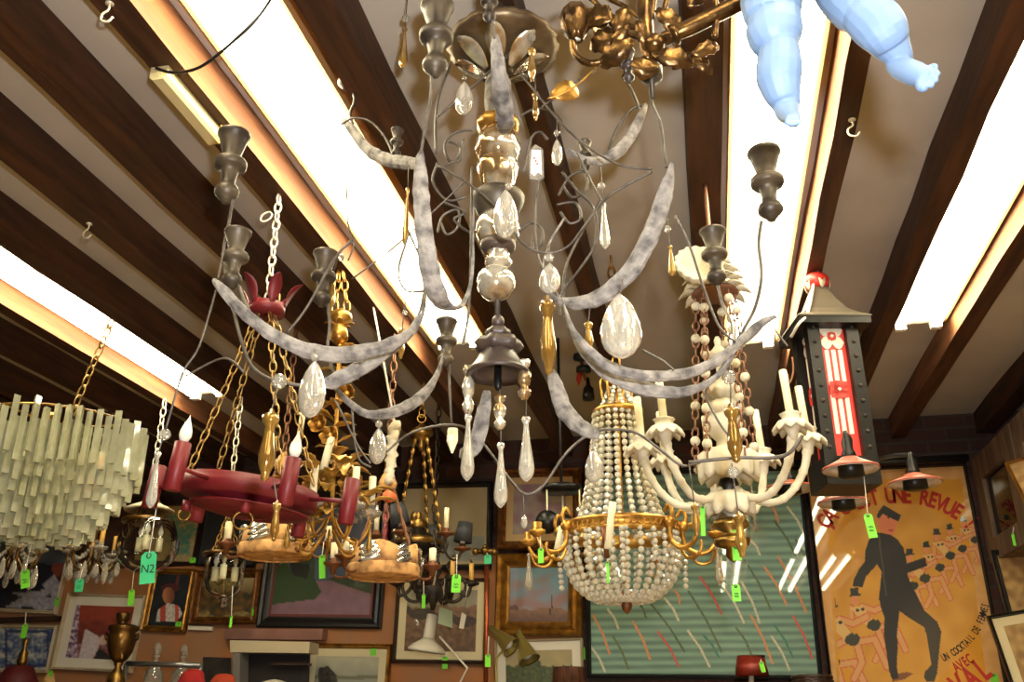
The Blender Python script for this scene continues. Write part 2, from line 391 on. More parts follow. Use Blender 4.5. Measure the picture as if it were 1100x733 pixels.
stem('wood_ring', [(12, 258), (19, 260), (19, 267), (14, 272)], 'brownwood')
stem('glass_neck', [(11, 268), (13, 272), (11, 277), (15, 281), (13, 286), (10, 288)], 'mercury', scal=lambda q, i: 1+.06*math.sin(q*7))
mb = MB(); mb.sphere(P(533, 304, AY), 21*sc(533, 304, AY), 22, 14); mb.build('glass_ball', 'mercury', main)
stem('wood_knob', [(2, 338), (6, 342), (7, 347), (4, 352)], 'brownwood')
stem('wood_rosette', [(4, 351), (11, 354), (13, 358), (10, 363)], 'brownwood', scal=lambda q, i: 1+.12*math.sin(q*6))
stem('wood_rosette', [(8, 361), (22, 366), (25, 372), (20, 379)], 'brownwood', scal=lambda q, i: 1+.14*math.sin(q*7))
stem('wood_bell', [(17, 376), (19, 379), (21, 383), (25, 390), (31, 397), (35, 401), (34, 404), (22, 400), (4, 394)], 'brownwood')
stem('wood_peg', [(4, 394), (4, 416), (2, 420)], 'blacksat')

def arm(cupinfo, rod, plank, rodr=2.6, w=13, asp=.5, cups=None, up=None, name='arm', m='greywood'):
    """plank / rod points are (px, py, Y); widths in pixels may follow as a fourth entry"""
    mb = MB(); pts = [P(*p[:3]) for p in plank]; k = len(pts)
    rs = [(p[3] if len(p) > 3 else w)*.5*sc(p[0], p[1], p[2]) for p in plank]
    mb.tube(pts, rs, 10, ab=(1, asp), up=up or (0, -.5, .86), jag=.1, samp=4, smooth=False)
    a = mb.build(name, m, main)
    if rod:
        mb = MB(); mb.tube([P(*p) for p in rod], rodr*.5*sc(rod[0][0], rod[0][1], rod[0][2])*1.3, 8, samp=6); mb.build('rod', 'wire', a)
    for c in ([cupinfo] if cupinfo else [])+(cups or []):
        cup(c[0], c[1], c[2], c[3], a)
    return a
V = (0, -.35, .94)
# far left arm: cup on a long S rod, sweeping under the front
yl = 1.45
arm((252, 143, 74, 1.42), [(250, 214, 1.42), (246, 238, 1.42), (240, 275, 1.4), (250, 330, 1.38), (266, 385, 1.36), (285, 405, 1.36), (320, 414, 1.37), (352, 413, 1.4)],
    [(346, 412, 1.39, 8), (358, 410, 1.4, 17), (385, 397, 1.42, 18), (412, 380, 1.44, 15), (432, 366, 1.46, 9), (450, 338, 1.48, 5), (458, 300, 1.5, 4), (462, 270, 1.5, 4)], up=V)
# left arm in front: jagged plank, cup on its shoulder
arm((256, 248, 62, 1.3), [(256, 306, 1.3), (262, 322, 1.28), (268, 335, 1.27)],
    [(229, 301, 1.24, 5), (238, 310, 1.24, 12), (255, 329, 1.25, 14), (276, 348, 1.26, 14), (302, 365, 1.28, 15), (328, 376, 1.3, 17), (357, 381, 1.33, 18), (388, 379, 1.36, 17), (420, 370, 1.39, 15), (440, 358, 1.42, 11), (454, 338, 1.45, 6), (457, 305, 1.48, 4), (450, 275, 1.5, 4), (437, 245, 1.5, 3)], up=V)
# arm reaching away to the lower left with two cups
arm((350, 271, 58, 1.75), [(352, 326, 1.75), (354, 350, 1.75), (352, 372, 1.75), (356, 395, 1.74), (362, 416, 1.74)],
    [(358, 414, 1.74, 6), (372, 430, 1.74, 7), (395, 445, 1.76, 9), (425, 442, 1.8, 13), (448, 430, 1.84, 14), (464, 413, 1.87, 10), (474, 390, 1.9, 6), (479, 366, 1.92, 4), (482, 350, 1.92, 3)], up=V, cups=[(480, 344, 50, 1.92)])
mb = MB(); mb.tube([P(482, 390, 1.92), P(483, 420, 1.92), P(485, 456, 1.92)], .003, 8); mb.build('rod', 'wire', main)
mb = MB(); mb.lathe((P(486, 470, 1.92).x, 1.92, 0), [(.012, P(486, 461, 1.92).z), (.013, P(486, 474, 1.92).z), (.002, P(486, 487, 1.92).z)], 6, smooth=False); mb.build('wood_point', 'cream', main)
# arm coming forward: the broad upright plank left of the stem
arm((470, 4, 78, 1.2), [(464, 80, 1.2), (462, 110, 1.2), (456, 140, 1.21), (452, 166, 1.22)],
    [(452, 163, 1.22, 6), (451, 178, 1.22, 13), (452, 205, 1.22, 18), (455, 240, 1.23, 20), (460, 280, 1.25, 22), (468, 312, 1.28, 23), (477, 328, 1.32, 20), (490, 331, 1.36, 12), (500, 322, 1.4, 6), (507, 296, 1.44, 4), (508, 250, 1.48, 3), (508, 200, 1.5, 3)], asp=.4, up=(1, 0, 0))
# arm pointing straight at the camera in front of the stem
arm((526, -16, 40, 1.22), [(529, 22, 1.22), (530, 34, 1.22), (532, 44, 1.23)],
    [(532, 38, 1.23, 6), (533, 52, 1.23, 13), (536, 80, 1.25, 17), (540, 110, 1.3, 20), (543, 132, 1.35, 20), (542, 140, 1.42, 14)], asp=.45, up=(1, 0, 0))
# upper tier, back left
arm((375, 46, 50, 1.72), [(378, 94, 1.72), (381, 108, 1.72), (376, 122, 1.72), (379, 134, 1.72)],
    [(368, 128, 1.72, 5), (378, 140, 1.72, 12), (394, 160, 1.71, 14), (415, 172, 1.68, 15), (435, 175, 1.64, 14), (452, 177, 1.6, 12)], up=V, cups=[(427, 139, 30, 1.66)])
wirep('wire', [(366, 134), (380, 127), (398, 131), (414, 148), (424, 170)], 1.7, 1.5, main)
# upper tier, back right
arm((672, 54, 34, 1.58), [(672, 86, 1.58), (680, 100, 1.58), (686, 116, 1.58), (688, 126, 1.58)],
    [(694, 112, 1.58, 5), (688, 126, 1.58, 10), (678, 146, 1.58, 13), (664, 163, 1.57, 14), (648, 172, 1.56, 11), (632, 172, 1.54, 8), (610, 162, 1.52, 5)], up=V, cups=[(628, 152, 32, 1.54)])
wirep('wire', [(693, 113), (678, 118), (662, 140), (652, 166), (640, 172)], 1.58, 1.6, main)
# right arm in front, plank rising to the upper right
arm((697, 60, 30, 1.3), [(698, 88, 1.3), (700, 110, 1.3), (709, 132, 1.3), (713, 160, 1.3), (716, 180, 1.3)],
    [(722, 176, 1.3, 6), (718, 196, 1.3, 15), (709, 226, 1.31, 19), (697, 258, 1.32, 20), (680, 287, 1.34, 20), (660, 308, 1.36, 20), (638, 322, 1.38, 18), (615, 326, 1.4, 13), (598, 322, 1.42, 7), (588, 312, 1.44, 5), (583, 290, 1.46, 4), (590, 262, 1.48, 3), (606, 235, 1.5, 3)], up=V)
# two lower right bands meeting at the forked tip
arm((820, 162, 76, 1.5), [(818, 238, 1.5), (815, 262, 1.5), (818, 296, 1.5), (812, 328, 1.5), (800, 352, 1.5), (788, 371, 1.48)],
    [(604, 322, 1.4, 4), (610, 341, 1.38, 7), (618, 359, 1.37, 9), (636, 380, 1.36, 11), (657, 395, 1.36, 12), (685, 403, 1.37, 12), (715, 404, 1.4, 12), (745, 399, 1.43, 12), (770, 388, 1.46, 12), (790, 372, 1.48, 11), (806, 358, 1.5, 12), (820, 346, 1.5, 9), (834, 340, 1.5, 4)], up=V)
arm((765, 247, 60, 1.75), [(771, 306, 1.75), (776, 326, 1.74), (785, 345, 1.7), (788, 362, 1.6), (786, 376, 1.52)],
    [(606, 340, 1.46, 4), (614, 358, 1.45, 7), (628, 380, 1.44, 11), (652, 401, 1.44, 15), (680, 414, 1.44, 16), (708, 421, 1.45, 15), (735, 421, 1.46, 11), (760, 412, 1.48, 8), (778, 396, 1.5, 6), (788, 380, 1.5, 5)], up=V)
# broken plank hanging low in the middle, and one behind the bell
arm(None, None, [(592, 398, 1.7, 7), (597, 414, 1.7, 17), (603, 434, 1.7, 19), (614, 450, 1.7, 19), (630, 463, 1.7, 16), (644, 468, 1.7, 8)], up=(.8, 0, .5), asp=.4, name='broken_arm')
arm(None, None, [(523, 420, 1.62, 8), (520, 440, 1.62, 15), (513, 470, 1.62, 18), (504, 486, 1.62, 18), (494, 487, 1.62, 10)], up=(1, 0, 0), asp=.4, name='broken_arm')
# iron scrolls and loose wires round the stem
for pts, Y in [([(508, 140), (490, 142), (478, 155), (482, 172), (494, 172), (494, 158), (482, 152)], 1.55), ([(478, 178), (492, 170), (498, 150)], 1.55),
               ([(507, 180), (506, 260), (504, 330), (497, 372)], 1.46), ([(600, 320), (578, 276), (575, 230), (578, 195)], 1.44),
               ([(600, 210), (612, 190), (628, 185), (630, 205), (615, 212), (605, 200)], 1.55), ([(598, 220), (618, 218), (624, 234), (612, 240), (602, 228)], 1.55),
               ([(470, 250), (476, 232), (492, 226), (492, 244), (480, 252), (474, 240)], 1.55), ([(478, 218), (500, 228), (488, 236), (505, 250), (514, 245)], 1.55),
               ([(556, 250), (570, 240), (582, 246), (582, 262), (572, 268), (574, 250)], 1.5), ([(558, 125), (575, 117), (592, 120), (604, 130)], 1.5), ([(604, 185), (620, 205), (638, 225), (640, 260), (626, 285), (604, 315), (602, 340)], 1.48),
               ([(588, 150), (580, 142), (570, 150), (562, 185)], 1.5), ([(645, 215), (610, 280), (605, 320)], 1.5),
               ([(470, 175), (465, 195), (480, 215), (500, 212)], 1.52), ([(488, 60), (470, 110), (468, 165)], 1.55), ([(700, 185), (655, 210), (630, 240), (610, 265), (585, 272), (560, 260), (530, 220), (500, 195), (470, 178)], 1.42)]:
    wirep('scroll', pts, Y, 1.5, main)
for pts, Y, r in [([(232, 312), (214, 372), (196, 402), (178, 462)], 1.26, 1.3), ([(234, 300), (242, 262), (246, 262)], 1.25, 1.2), ([(262, 400), (240, 385), (200, 404)], 1.38, 1.3),
                  ([(378, 258), (358, 280), (330, 330), (308, 358)], 1.5, 1.6), ([(372, 200), (374, 240), (380, 262), (374, 280)], 1.5, 1), ([(505, 190), (430, 260), (378, 300)], 1.5, 1), ([(440, 250), (428, 290), (436, 312), (455, 313)], 1.45, 1.2),
                  ([(415, 486), (440, 466), (475, 457), (500, 460), (520, 478), (540, 505), (562, 530), (582, 524), (606, 490), (628, 470), (648, 462), (680, 464), (705, 480), (732, 500), (752, 497)], 1.7, 1.4),
                  ([(740, 497), (790, 492), (842, 490), (862, 468)], 1.6, 2), ([(725, 232), (740, 262), (756, 310), (772, 350), (790, 368)], 1.45, 1.4), ([(690, 376), (712, 388), (724, 398)], 1.4, 1.2), ([(786, 374), (775, 395), (758, 420), (770, 450), (784, 470)], 1.5, 1.2), ([(826, 345), (838, 362), (846, 372)], 1.5, 1), ([(360, 430), (385, 480), (398, 498)], 1.5, 1.2), ([(378, 440), (384, 490), (398, 502)], 1.5, 1.2),
                  ([(582, 115), (640, 75)], 1.4, 1.4), ([(545, 60), (500, 100), (470, 125)], 1.45, 1.6), ([(560, 80), (610, 140), (660, 175), (700, 182)], 1.45, 1.3), ([(620, 165), (640, 205), (646, 216)], 1.5, 1.2)]:
    wirep('wire', pts, Y, r, main)
# hanging drops
def bigdrop(name, shape, px, y0, y1, w, Y, m='crystal', bd=None, wire=None, flat=.55, bm='crystal'):
    d = drop(name, shape, px, y0, y1, w, Y, m, main, flat)
    if bd: bead(px+(bd[2] if len(bd) > 2 else 0), bd[0], bd[1], Y, bm, d)
    if wire:
        mb = MB(); mb.tube([P(px+(wire[1] if len(wire) > 1 else 0), wire[0], Y), P(px, y0+3, Y)], .0012, 5); mb.build('hook_wire', 'wire', d)
    return d
bigdrop('crystal_drop', TEAR, 338, 388, 449, 31, 1.3, bd=(384, 10), wire=(376,))
bigdrop('crystal_drop', TEAR, 665, 316, 386, 44, 1.25, wire=(300, 4))
bigdrop('crystal_drop', TEAR, 543, 204, 256, 27, 1.36, bd=(200, 8, 3), wire=(185, 3))
bigdrop('crystal_drop', TEAR, 499, 88, 123, 20, 1.45, bd=(84, 5), wire=(76,))
bigdrop('crystal_drop', TEAR, 590, 283, 316, 23, 1.42, bd=(277, 10), wire=(262,))
bigdrop('crystal_drop', TEAR, 407, 460, 499, 20, 1.76, bd=(456, 8), wire=(446,))
bigdrop('crystal_drop', TEAR, 637, 484, 520, 19, 1.7, bd=(480, 8), wire=(466,))
bigdrop('crystal_drop', TEAR, 598, 150, 178, 12, 1.48, bd=(143, 7), wire=(128,))
bigdrop('crystal_drop', TEAR, 563, 553, 568, 7, 1.7, wire=(530, -1))
bigdrop('crystal_drop', DROP, 170, 486, 546, 13, 1.27, bd=(467, 13, 7), wire=(462, 7))
bigdrop('crystal_drop', DROP, 538, 476, 546, 15, 1.5, wire=(450,))
bigdrop('crystal_drop', DROP, 565, 448, 518, 17, 1.5, wire=(428,))
bigdrop('crystal_drop', DROP, 503, 446, 517, 15, 1.48, wire=(440,))
bigdrop('crystal_drop', DROP, 648, 218, 268, 11, 1.48, bd=(200, 9, -2), wire=(180, -3))
bigdrop('crystal_drop', DROP, 438, 202, 264, 8, 1.5, m='goldglass', wire=(180, 1))
bigdrop('crystal_drop', DROP, 435, 30, 73, 10, 1.5, m='goldglass', bd=(20, 9, 1), wire=(-8, 3))
bigdrop('crystal_drop', DROP, 720, 264, 297, 8, 1.45, m='goldglass', bd=(246, 8, -3), wire=(232, -4))
bigdrop('glass_baluster', BALU, 588, 318, 403, 18, 1.42, m='goldglass', flat=1, wire=(308,))
bigdrop('glass_baluster', BALU, 292, 440, 517, 19, 1.34, m='goldglass', flat=1, bd=(410, 17, 8), wire=(404, 8))
bigdrop('glass_baluster', BALU, 298, 538, 582, 10, 1.34, m='goldglass', flat=1, wire=(515, -4))
bigdrop('glass_baluster', BALU, 785, 434, 498, 17, 1.5, m='goldglass', flat=1, bd=(406, 15, -2), wire=(390, -1))
bigdrop('glass_baluster', BALU, 793, 550, 600, 13, 1.5, m='goldglass', flat=1, bd=(508, 13, -5), wire=(498, -7))
bigdrop('glass_baluster', BALU, 746, 540, 577, 9, 1.6, m='goldglass', flat=1, wire=(498, -6))
bigdrop('glass_baluster', BALU, 571, 50, 88, 10, 1.46, m='goldglass', flat=1, bd=(40, 10), wire=(20, -1))
bigdrop('glass_baluster', BALU, 575, 98, 130, 8, 1.46, m='goldglass', flat=1, wire=(84,))
bigdrop('glass_baluster', BALU, 632, 345, 378, 10, 1.5, m='goldglass', flat=1, wire=(326, 2))
bigdrop('glass_baluster', BALU, 432, 352, 386, 8, 1.55, m='goldglass', flat=1, bd=(336, 6, 3), wire=(318, 4))
bigdrop('glass_baluster', BALU, 358, 292, 335, 9, 1.78, m='goldglass', flat=1, bd=(277, 8, 8), wire=(262, 9))
for px, y0, y1, hw in ((503, 394, 446, 7), (537, 426, 462, 7), (563, 388, 430, 8)):   # glass balusters under the bell
    mb = MB(); h = y1-y0
    plathe(mb, px, 1.5, [(hw*.9, y0), (hw*.8, y0+h*.12), (hw*.4, y0+h*.2), (hw, y0+h*.35), (hw*.9, y0+h*.55), (hw*.5, y0+h*.68), (hw*.9, y0+h*.76), (hw*.9, y0+h*.86), (hw*.4, y1)], 12); mb.build('glass_spindle', 'mercury', main)
    mb = MB(); mb.tube([P(535+(px-535)*.8, 398, 1.5), P(px, y0+2, 1.5)], .0015, 5); mb.build('hook_wire', 'wire', main)
# flat crystal with a paper price sticker
d = MB(); pts = [(575, 155), (583, 160), (584, 190), (578, 194), (569, 192), (568, 163)]
d.extrude([P(x, y, 1.43) for x, y in pts], (0, .006, 0)); d = d.build('flat_crystal', 'crystal', main)
mb = MB(); mb.extrude([P(x, y, 1.427) for x, y in [(571, 161), (581, 161), (582, 188), (578, 185), (574, 189), (570, 186)]], (0, .0008, 0)); st = mb.build('paper_sticker', mat('sticker_paper', C8(232, 226, 214), .7), main)
rm = P(575, 173, 1.425)
for k in range(3):
    mb = MB(); mb.box(P(574+k*1.6, 170+k*3, 1.4265), (.003, .0006, .004)); mb.build('red_mark', 'redbright', main)
# ---------------------------------------------------------------- helpers for the hanging lights
def axis(px, py, Y): return P(px, py, Y)
def rz(ax, Y, prof):                   # (radius px, pixel row) -> (radius m, height m) on the axis
    return [(r*sc(ax, y, Y), P(ax, y, Y).z) for r, y in prof]
def radial(a, prof, q):
    return [Vector((a.x+math.cos(q)*r, a.y+math.sin(q)*r, z)) for r, z in prof]
def cyl(name, a, b, r, m, parent, n=14, r2=None):
    mb = MB(); mb.tube([a, b], [r, r if r2 is None else r2], n); return mb.build(name, m, parent)
def candle(p, h, r, parent, m='cream', lean=(0, 0)):
    p = Vector(p); mb = MB(); q = p+Vector((lean[0], lean[1], h))
    mb.tube([p, p+(q-p)*.985, q], [r, r, r*.8], 12); return mb.build('candle', m, parent)
FLAME = [(0, .45), (.08, .5), (.18, .5), (.2, .7), (.35, 1), (.5, .95), (.65, .7), (.8, .38), (.93, .12), (1, .02)]
def bulb(p, h, parent, m='bulb', lean=None):
    mb = MB(); mb.lathe(p, [(a*h*.19, t*h) for t, a in FLAME], 12, mtx=lean); return mb.build('bulb', m, parent)
def ceil_at(x):                        # underside of whatever is overhead
    for a, b in BEAMS:
        if a*K-.004 <= x <= b*K+.004: return ZB-(.02 if a == 213 else 0)
    return ZP
def hangpt(p):                         # nearest free fixing point: a beam edge when a light fixture is in the way
    for xc, y0, y1 in FIX:
        if abs(p.x-xc) < .125 and y0-.1 < p.y < y1+.1:
            e = min([e for b in BEAMS for e in (b[0]*K+.015, b[1]*K-.015)], key=lambda v: abs(v-p.x)); return Vector((e, p.y, ceil_at(e)))
    return Vector((p.x, p.y, ceil_at(p.x)))
def hanger(a, parent, L=.05, w=.026, r=.0035, m='chainbrass', name='chain', to=None):
    t = to or hangpt(a); mb = MB(); mb.chain(t, a, L, w, r); return mb.build(name, m, parent)
# ---------------------------------------------------------------- gilt leaf chandelier at the top, close to the camera
Y = 1.15
g = thing('gilt_leaf_chandelier', P(690, 20, Y), 'gilt metal leaf chandelier at the top, its thick tube beside the pale cherub legs', 'chandelier')
mb = MB(); mb.tube([P(706, 45, Y), P(740, 30, Y), P(830, -14, Y), P(900, -52, Y)], [.010, .0125, .0125, .0125], 16); mb.build('tube_arm', 'giltleaf', g)
mb = MB(); mb.sphere(P(703, 47, Y-.01), .016, 14, 10); mb.tube([P(722, 38, Y-.01), P(726, 36, Y-.01)], .0165, 16); mb.build('tube_knob', 'giltleaf', g)
mb = MB(); mb.tube([P(690, -60, Y), P(692, -10, Y), P(694, 40, Y), P(696, 66, Y)], [.008, .012, .012, .006], 12, samp=4); mb.build('stem', 'giltleaf', g)
cyl('hanging_rod', P(690, -60, Y), Vector((P(690, -60, Y).x, Y, ZP)), .006, 'giltleaf', g)
for pts, r in [([(690, 30), (668, 26), (645, 8), (625, -8), (600, -4)], 5), ([(668, 52), (652, 64), (632, 68), (618, 58), (615, 42)], 6), ([(700, 30), (672, 8), (650, -4), (640, -20)], 4.5), ([(712, 20), (720, -8), (745, -18), (768, 0), (768, 40)], 5), ([(690, 42), (660, 30), (652, 12)], 4), ([(700, 20), (704, -10), (712, -30)], 5)]:
    mb = MB(); mb.tube(pth(pts, Y), r*.5*sc(650, 20, Y)*1.3, 8, samp=6); mb.build('scroll_arm', 'giltleaf', g)
for px, py, Y0, dx, dy, L, W, nx in [(668, 38, 1.15, -1, .25, 34, 26, 0), (680, 44, 1.12, -.8, .5, 40, 24, .3), (700, 60, 1.12, .9, .3, 42, 22, 0), (695, 62, 1.14, -.2, .9, 22, 30, 0), (660, 20, 1.13, -.7, -.3, 36, 24, .2), (655, 8, 1.15, -.9, .6, 30, 22, 0), (742, 60, 1.13, .9, -.3, 34, 16, 0), (742, 62, 1.14, .6, .6, 26, 14, 0), (742, 58, 1.14, -.6, .5, 22, 14, 0), (640, 10, 1.16, .1, .8, 30, 20, 0), (690, 10, 1.15, .4, -.9, 40, 24, .2), (705, 10, 1.13, .6, .7, 36, 20, .2), (672, 6, 1.13, -.2, .9, 34, 18, 0), (715, 18, 1.15, .3, .9, 34, 16, 0), (684, 22, 1.12, .3, .9, 32, 14, .4), (676, 28, 1.12, -.9, .9, 28, 14, .4), (740, 8, 1.16, .6, -.8, 34, 22, 0)]:
    p = P(px, py, Y0); s = sc(px, py, Y0); d = Vector((dx, nx*.5-.1, -dy)); mb = MB()
    mb.leaf(p, d, (.2, -1, -.4), L*s, W*s, .5, .3, 7, teeth=.14); mb.build('leaf', 'giltleaf', g)
mb = MB(); mb.tube(pth([(640, 72), (624, 88), (606, 100), (588, 106)], 1.2), .0016, 6, samp=4)
mb.leaf(P(592, 104, 1.2), (1, .1, .4), (-.3, -.85, -.5), .05, .034, .5, .3, 8, teeth=.1); mb.build('leaf_sprig', 'gold', g)
for s_ in range(5):                                  # petal cup with its candle
    q = 2*PI*s_/5+.5; b = P(619, 44, Y); mb = MB()
    mb.leaf(b+Vector((math.cos(q)*.008, math.sin(q)*.008, 0)), (math.cos(q)*.5, math.sin(q)*.5, .8), (-math.cos(q), -math.sin(q), .5), .06, .038, -.5, .35, 7, teeth=.1); mb.build('petal', 'giltleaf', g)
candle(P(619, 42, Y), .05, .0075, g, 'bulb')
cup(674, 55, 34, 1.2, g, 'wood_finial', m='brownwood'); 
mb = MB(); plathe(mb, 700, 1.2, [(6, 68), (12, 72), (12, 84), (8, 88), (3, 90), (2, 106)], 14); mb.build('wood_finial', 'turned', g)
# ---------------------------------------------------------------- pale cherub, only its chubby legs hang into view
Y = .93
SKE = mat('x', (1, 1, 1))
def skinmesh(chains, vox, smooth=6):
    mb = MB()
    for c in chains:
        pts = [P(*p[:3]) for p in c]; rs = [p[3]*sc(p[0], p[1], p[2]) for p in c]
        mb.tube(pts, rs, 16, samp=6)
        for e, r in ((pts[0], rs[0]), (pts[-1], rs[-1])): mb.sphere(e, r*.985, 14, 10)
    o = mb.build('tmp', 'cherub')
    md = o.modifiers.new('r', 'REMESH'); md.mode = 'VOXEL'; md.voxel_size = vox
    sm = o.modifiers.new('s', 'SMOOTH'); sm.iterations = smooth; sm.factor = .5
    bpy.context.view_layer.update()
    me = bpy.data.meshes.new_from_object(o.evaluated_get(bpy.context.evaluated_depsgraph_get()))
    bpy.data.objects.remove(o)
    for p in me.polygons: p.use_smooth = True
    return me
ch = [
 [(866, -96, .95, 50), (868, -140, .95, 56), (868, -190, .95, 50)],
 [(846, -80, .94, 36), (834, -30, .92, 34), (829, -4, .91, 33), (829, 10, .9, 31.5), (830, 17, .9, 29), (831, 20, .9, 26.5), (832, 23, .9, 28.5), (832, 34, .9, 30.5), (834, 44, .9, 27), (836, 50, .9, 22), (836.5, 54, .9, 20.5), (837, 58, .9, 22.5), (837, 72, .9, 24.5), (837, 84, .905, 24.2), (840, 98, .91, 20.5), (844, 110, .915, 16), (845, 116, .915, 13.2), (846, 120, .915, 13)],
 [(886, -80, .94, 36), (897, -40, .91, 34), (908, -12, .9, 32), (919, 4, .89, 30), (925, 11, .885, 27.5), (929, 15, .885, 24.5), (933, 18, .88, 26.5), (942, 26, .88, 28), (950, 36, .88, 26), (957, 48, .89, 20.5), (963, 57, .895, 16), (966, 62, .9, 14.5)],
 [(962, 70, .9, 10.5), (970, 74, .895, 13), (982, 79, .885, 13.5), (992, 83, .878, 12)],
 [(846, 118, .915, 13), (850, 126, .9, 9.5), (853, 130, .885, 7.5)],
]
for k, (x, y, r) in enumerate([(992, 95, 4.8), (1000, 91.5, 4.1), (1005, 86, 3.9), (1007, 79.5, 3.7), (1005, 72.5, 3.5)]):
    ch.append([(988+(x-992)*.4, 84+(y-84)*.55, .876, r*1.1), (x-3, y-1, .872, r), (x, y, .87, r*.95)])
for k, (dx, r) in enumerate([(-6, 3.6), (-1.5, 3.4), (2.5, 3.1), (6, 2.8)]):
    ch.append([(851+dx*.7, 127, .885, r), (852+dx, 133.5-abs(dx)*.3, .875, r)])
me = skinmesh(ch, .0012, 5)
base = P(866, -96, .95)
me.transform(Matrix.Translation(-base)); me.name = 'cherub_figure'
che = bpy.data.objects.new('cherub_figure', me); COL.objects.link(che); che.location = base
tag(che, 'pale bluish white cherub figure of which two chubby legs and bare feet hang into view', 'statue')
mb = MB(); a = P(868, -190, .95); mb.tube([a-Vector((0, 0, .03)), hangpt(a)], .003, 8); mb.build('hanging_cord', 'string', che)
for c in che.children:                 # root carries its own mesh: children already sit relative to it
    pass
# ---------------------------------------------------------------- beige raceway on the beam, its black cable, and screw hooks
a, b = PZ(167, 72, ZB), PZ(236, 142, ZB)
r_ = thing('wiring_raceway', (a+b)/2, 'beige metal strip light housing on the beam, black cable leaving its end', 'raceway')
mb = MB(); xm = (a.x+b.x)/2; mb.extrude([(xm+x, a.y, ZB+z) for x, z in ((-.022, 0), (-.022, -.028), (-.014, -.036), (.014, -.036), (.022, -.028), (.022, 0))], (0, b.y-a.y, 0))
mb.build('housing', mat('beige_metal', C8(206, 190, 140), .4), r_)
mb = MB(); mb.tube([PZ(168, 73, ZB-.02), P(186, 78, 1.5), P(215, 72, 1.42), P(250, 45, 1.38), P(280, 15, 1.36), P(300, -20, 1.36), Vector((P(310, -40, 1.36).x, 1.36, ZP))], .0035, 8, samp=8); mb.build('cable', 'black', r_)
for px, py, dy in ((238, 140, 0), (240, 150, .01)):
    mb = MB(); mb.torus(PZ(px, py, ZB-.03-dy), .012, .002, (1, .3, 0)); mb.build('wire_ring', 'chainbrass', r_)
def hook(px, py, label, z=None, m='chainwhite'):
    p = PZ(px, py, (z or ZB)); t = thing('ceiling_hook', p, label, 'hook', 'screw hooks in the beams')
    mb = MB(); mb.tube([p, p-Vector((0, 0, .018)), p-Vector((.012, 0, .028)), p-Vector((.012, 0, .044)), p-Vector((-.004, 0, .05)), p-Vector((-.014, 0, .04))], .0024, 8, samp=5); mb.build('hook_shank', m, t)
    mb = MB(); mb.lathe(p, [(.009, -.004), (.009, 0)], 12); mb.build('plate', m, t)
hook(915, 128, 'small metal hook on the beam right below the right cherub foot', ZB-.02)
hook(96, 240, 'small hook under a dark beam above the left fluorescent light')
hook(118, 3, 'shiny hook on a dark beam at the top left')
hook(76, 321, 'small hook beside the left fluorescent light near the chain of the prism chandelier', ZP)
# ---------------------------------------------------------------- glass prism chandelier at the left
Y = 2.8
AXP = 52
a = P(AXP, 520, Y)
t = thing('prism_chandelier', Vector((a.x, Y, P(AXP, 470, Y).z)), 'tiered chandelier of clear triangular glass prisms hanging at the left edge', 'chandelier')
px_m = sc(AXP, 500, Y)
TIERS = [(88, 463, 56), (80, 474, 58), (71, 490, 56), (61, 506, 55), (50, 520, 52), (38, 530, 50), (25, 536, 46), (11, 540, 42)]
pm = {}
rods = []
for ti, (R, y0, L) in enumerate(TIERS):
    n = int(2*PI*R/10.4); z0 = P(AXP, y0, Y).z; h = L*px_m*1.02
    for i in range(n):
        q = 2*PI*i/n+ti*.13; x, y = a.x+math.cos(q)*R*px_m, Y+math.sin(q)*R*px_m
        rods.append((math.sin(q), ti, x, y, z0+random.uniform(-.012, .012)+(.02 if (i % 2 and ti == 0) else 0), h, q))
rods.sort(key=lambda r: (r[0], r[1]))
front, rest = rods[:100], rods[100:]
def prism(mb, x, y, z, h, q):
    r = 4.1*px_m
    mb.tube([(x, y, z), (x, y, z-h)], r, 3, up=(math.cos(q), math.sin(q), 0), smooth=False)
for (_, ti, x, y, z, h, q) in front:
    mb = MB(); prism(mb, x, y, z, h, q); mb.build('glass_prism', 'glasstube', t)
mb = MB()
for (_, ti, x, y, z, h, q) in rest: prism(mb, x, y, z, h, q)
o = mb.build('rear_glass_prisms', 'glasstube', t); o['kind'] = 'stuff'
for ti, (R, y0, L) in enumerate(TIERS[::2]):
    mb = MB(); mb.torus((a.x, Y, P(AXP, y0-2, Y).z), R*px_m*.97, .004, n=40); mb.build('frame_ring', 'brass', t)
for k in range(4):
    q = PI*k/4; d = Vector((math.cos(q), math.sin(q), 0))*88*px_m; mb = MB(); c = Vector((a.x, Y, P(AXP, 462, Y).z)); mb.tube([c-d, c+d], .004, 6); mb.build('frame_bar', 'brass', t)
ctop = Vector((a.x, Y, P(AXP, 448, Y).z)); 
mb = MB(); plathe(mb, AXP, Y, [(5, 444), (7, 450), (6, 458), (10, 464)], 14); mb.build('hub', 'brass', t)
at = PZ(104, 327, ZP); at.y = Y
tx = P(76, 448, Y)
mb = MB(); mb.chain(hangpt(tx), Vector((tx.x, Y, tx.z)), .05, .026, .0036); mb.build('chain', 'chainbrass', t)
mb = MB(); mb.tube([tx, Vector((a.x, Y, P(AXP, 462, Y).z))], .006, 8); mb.sphere(tx, .014, 10, 8); mb.build('chain_bracket', 'iron', t)
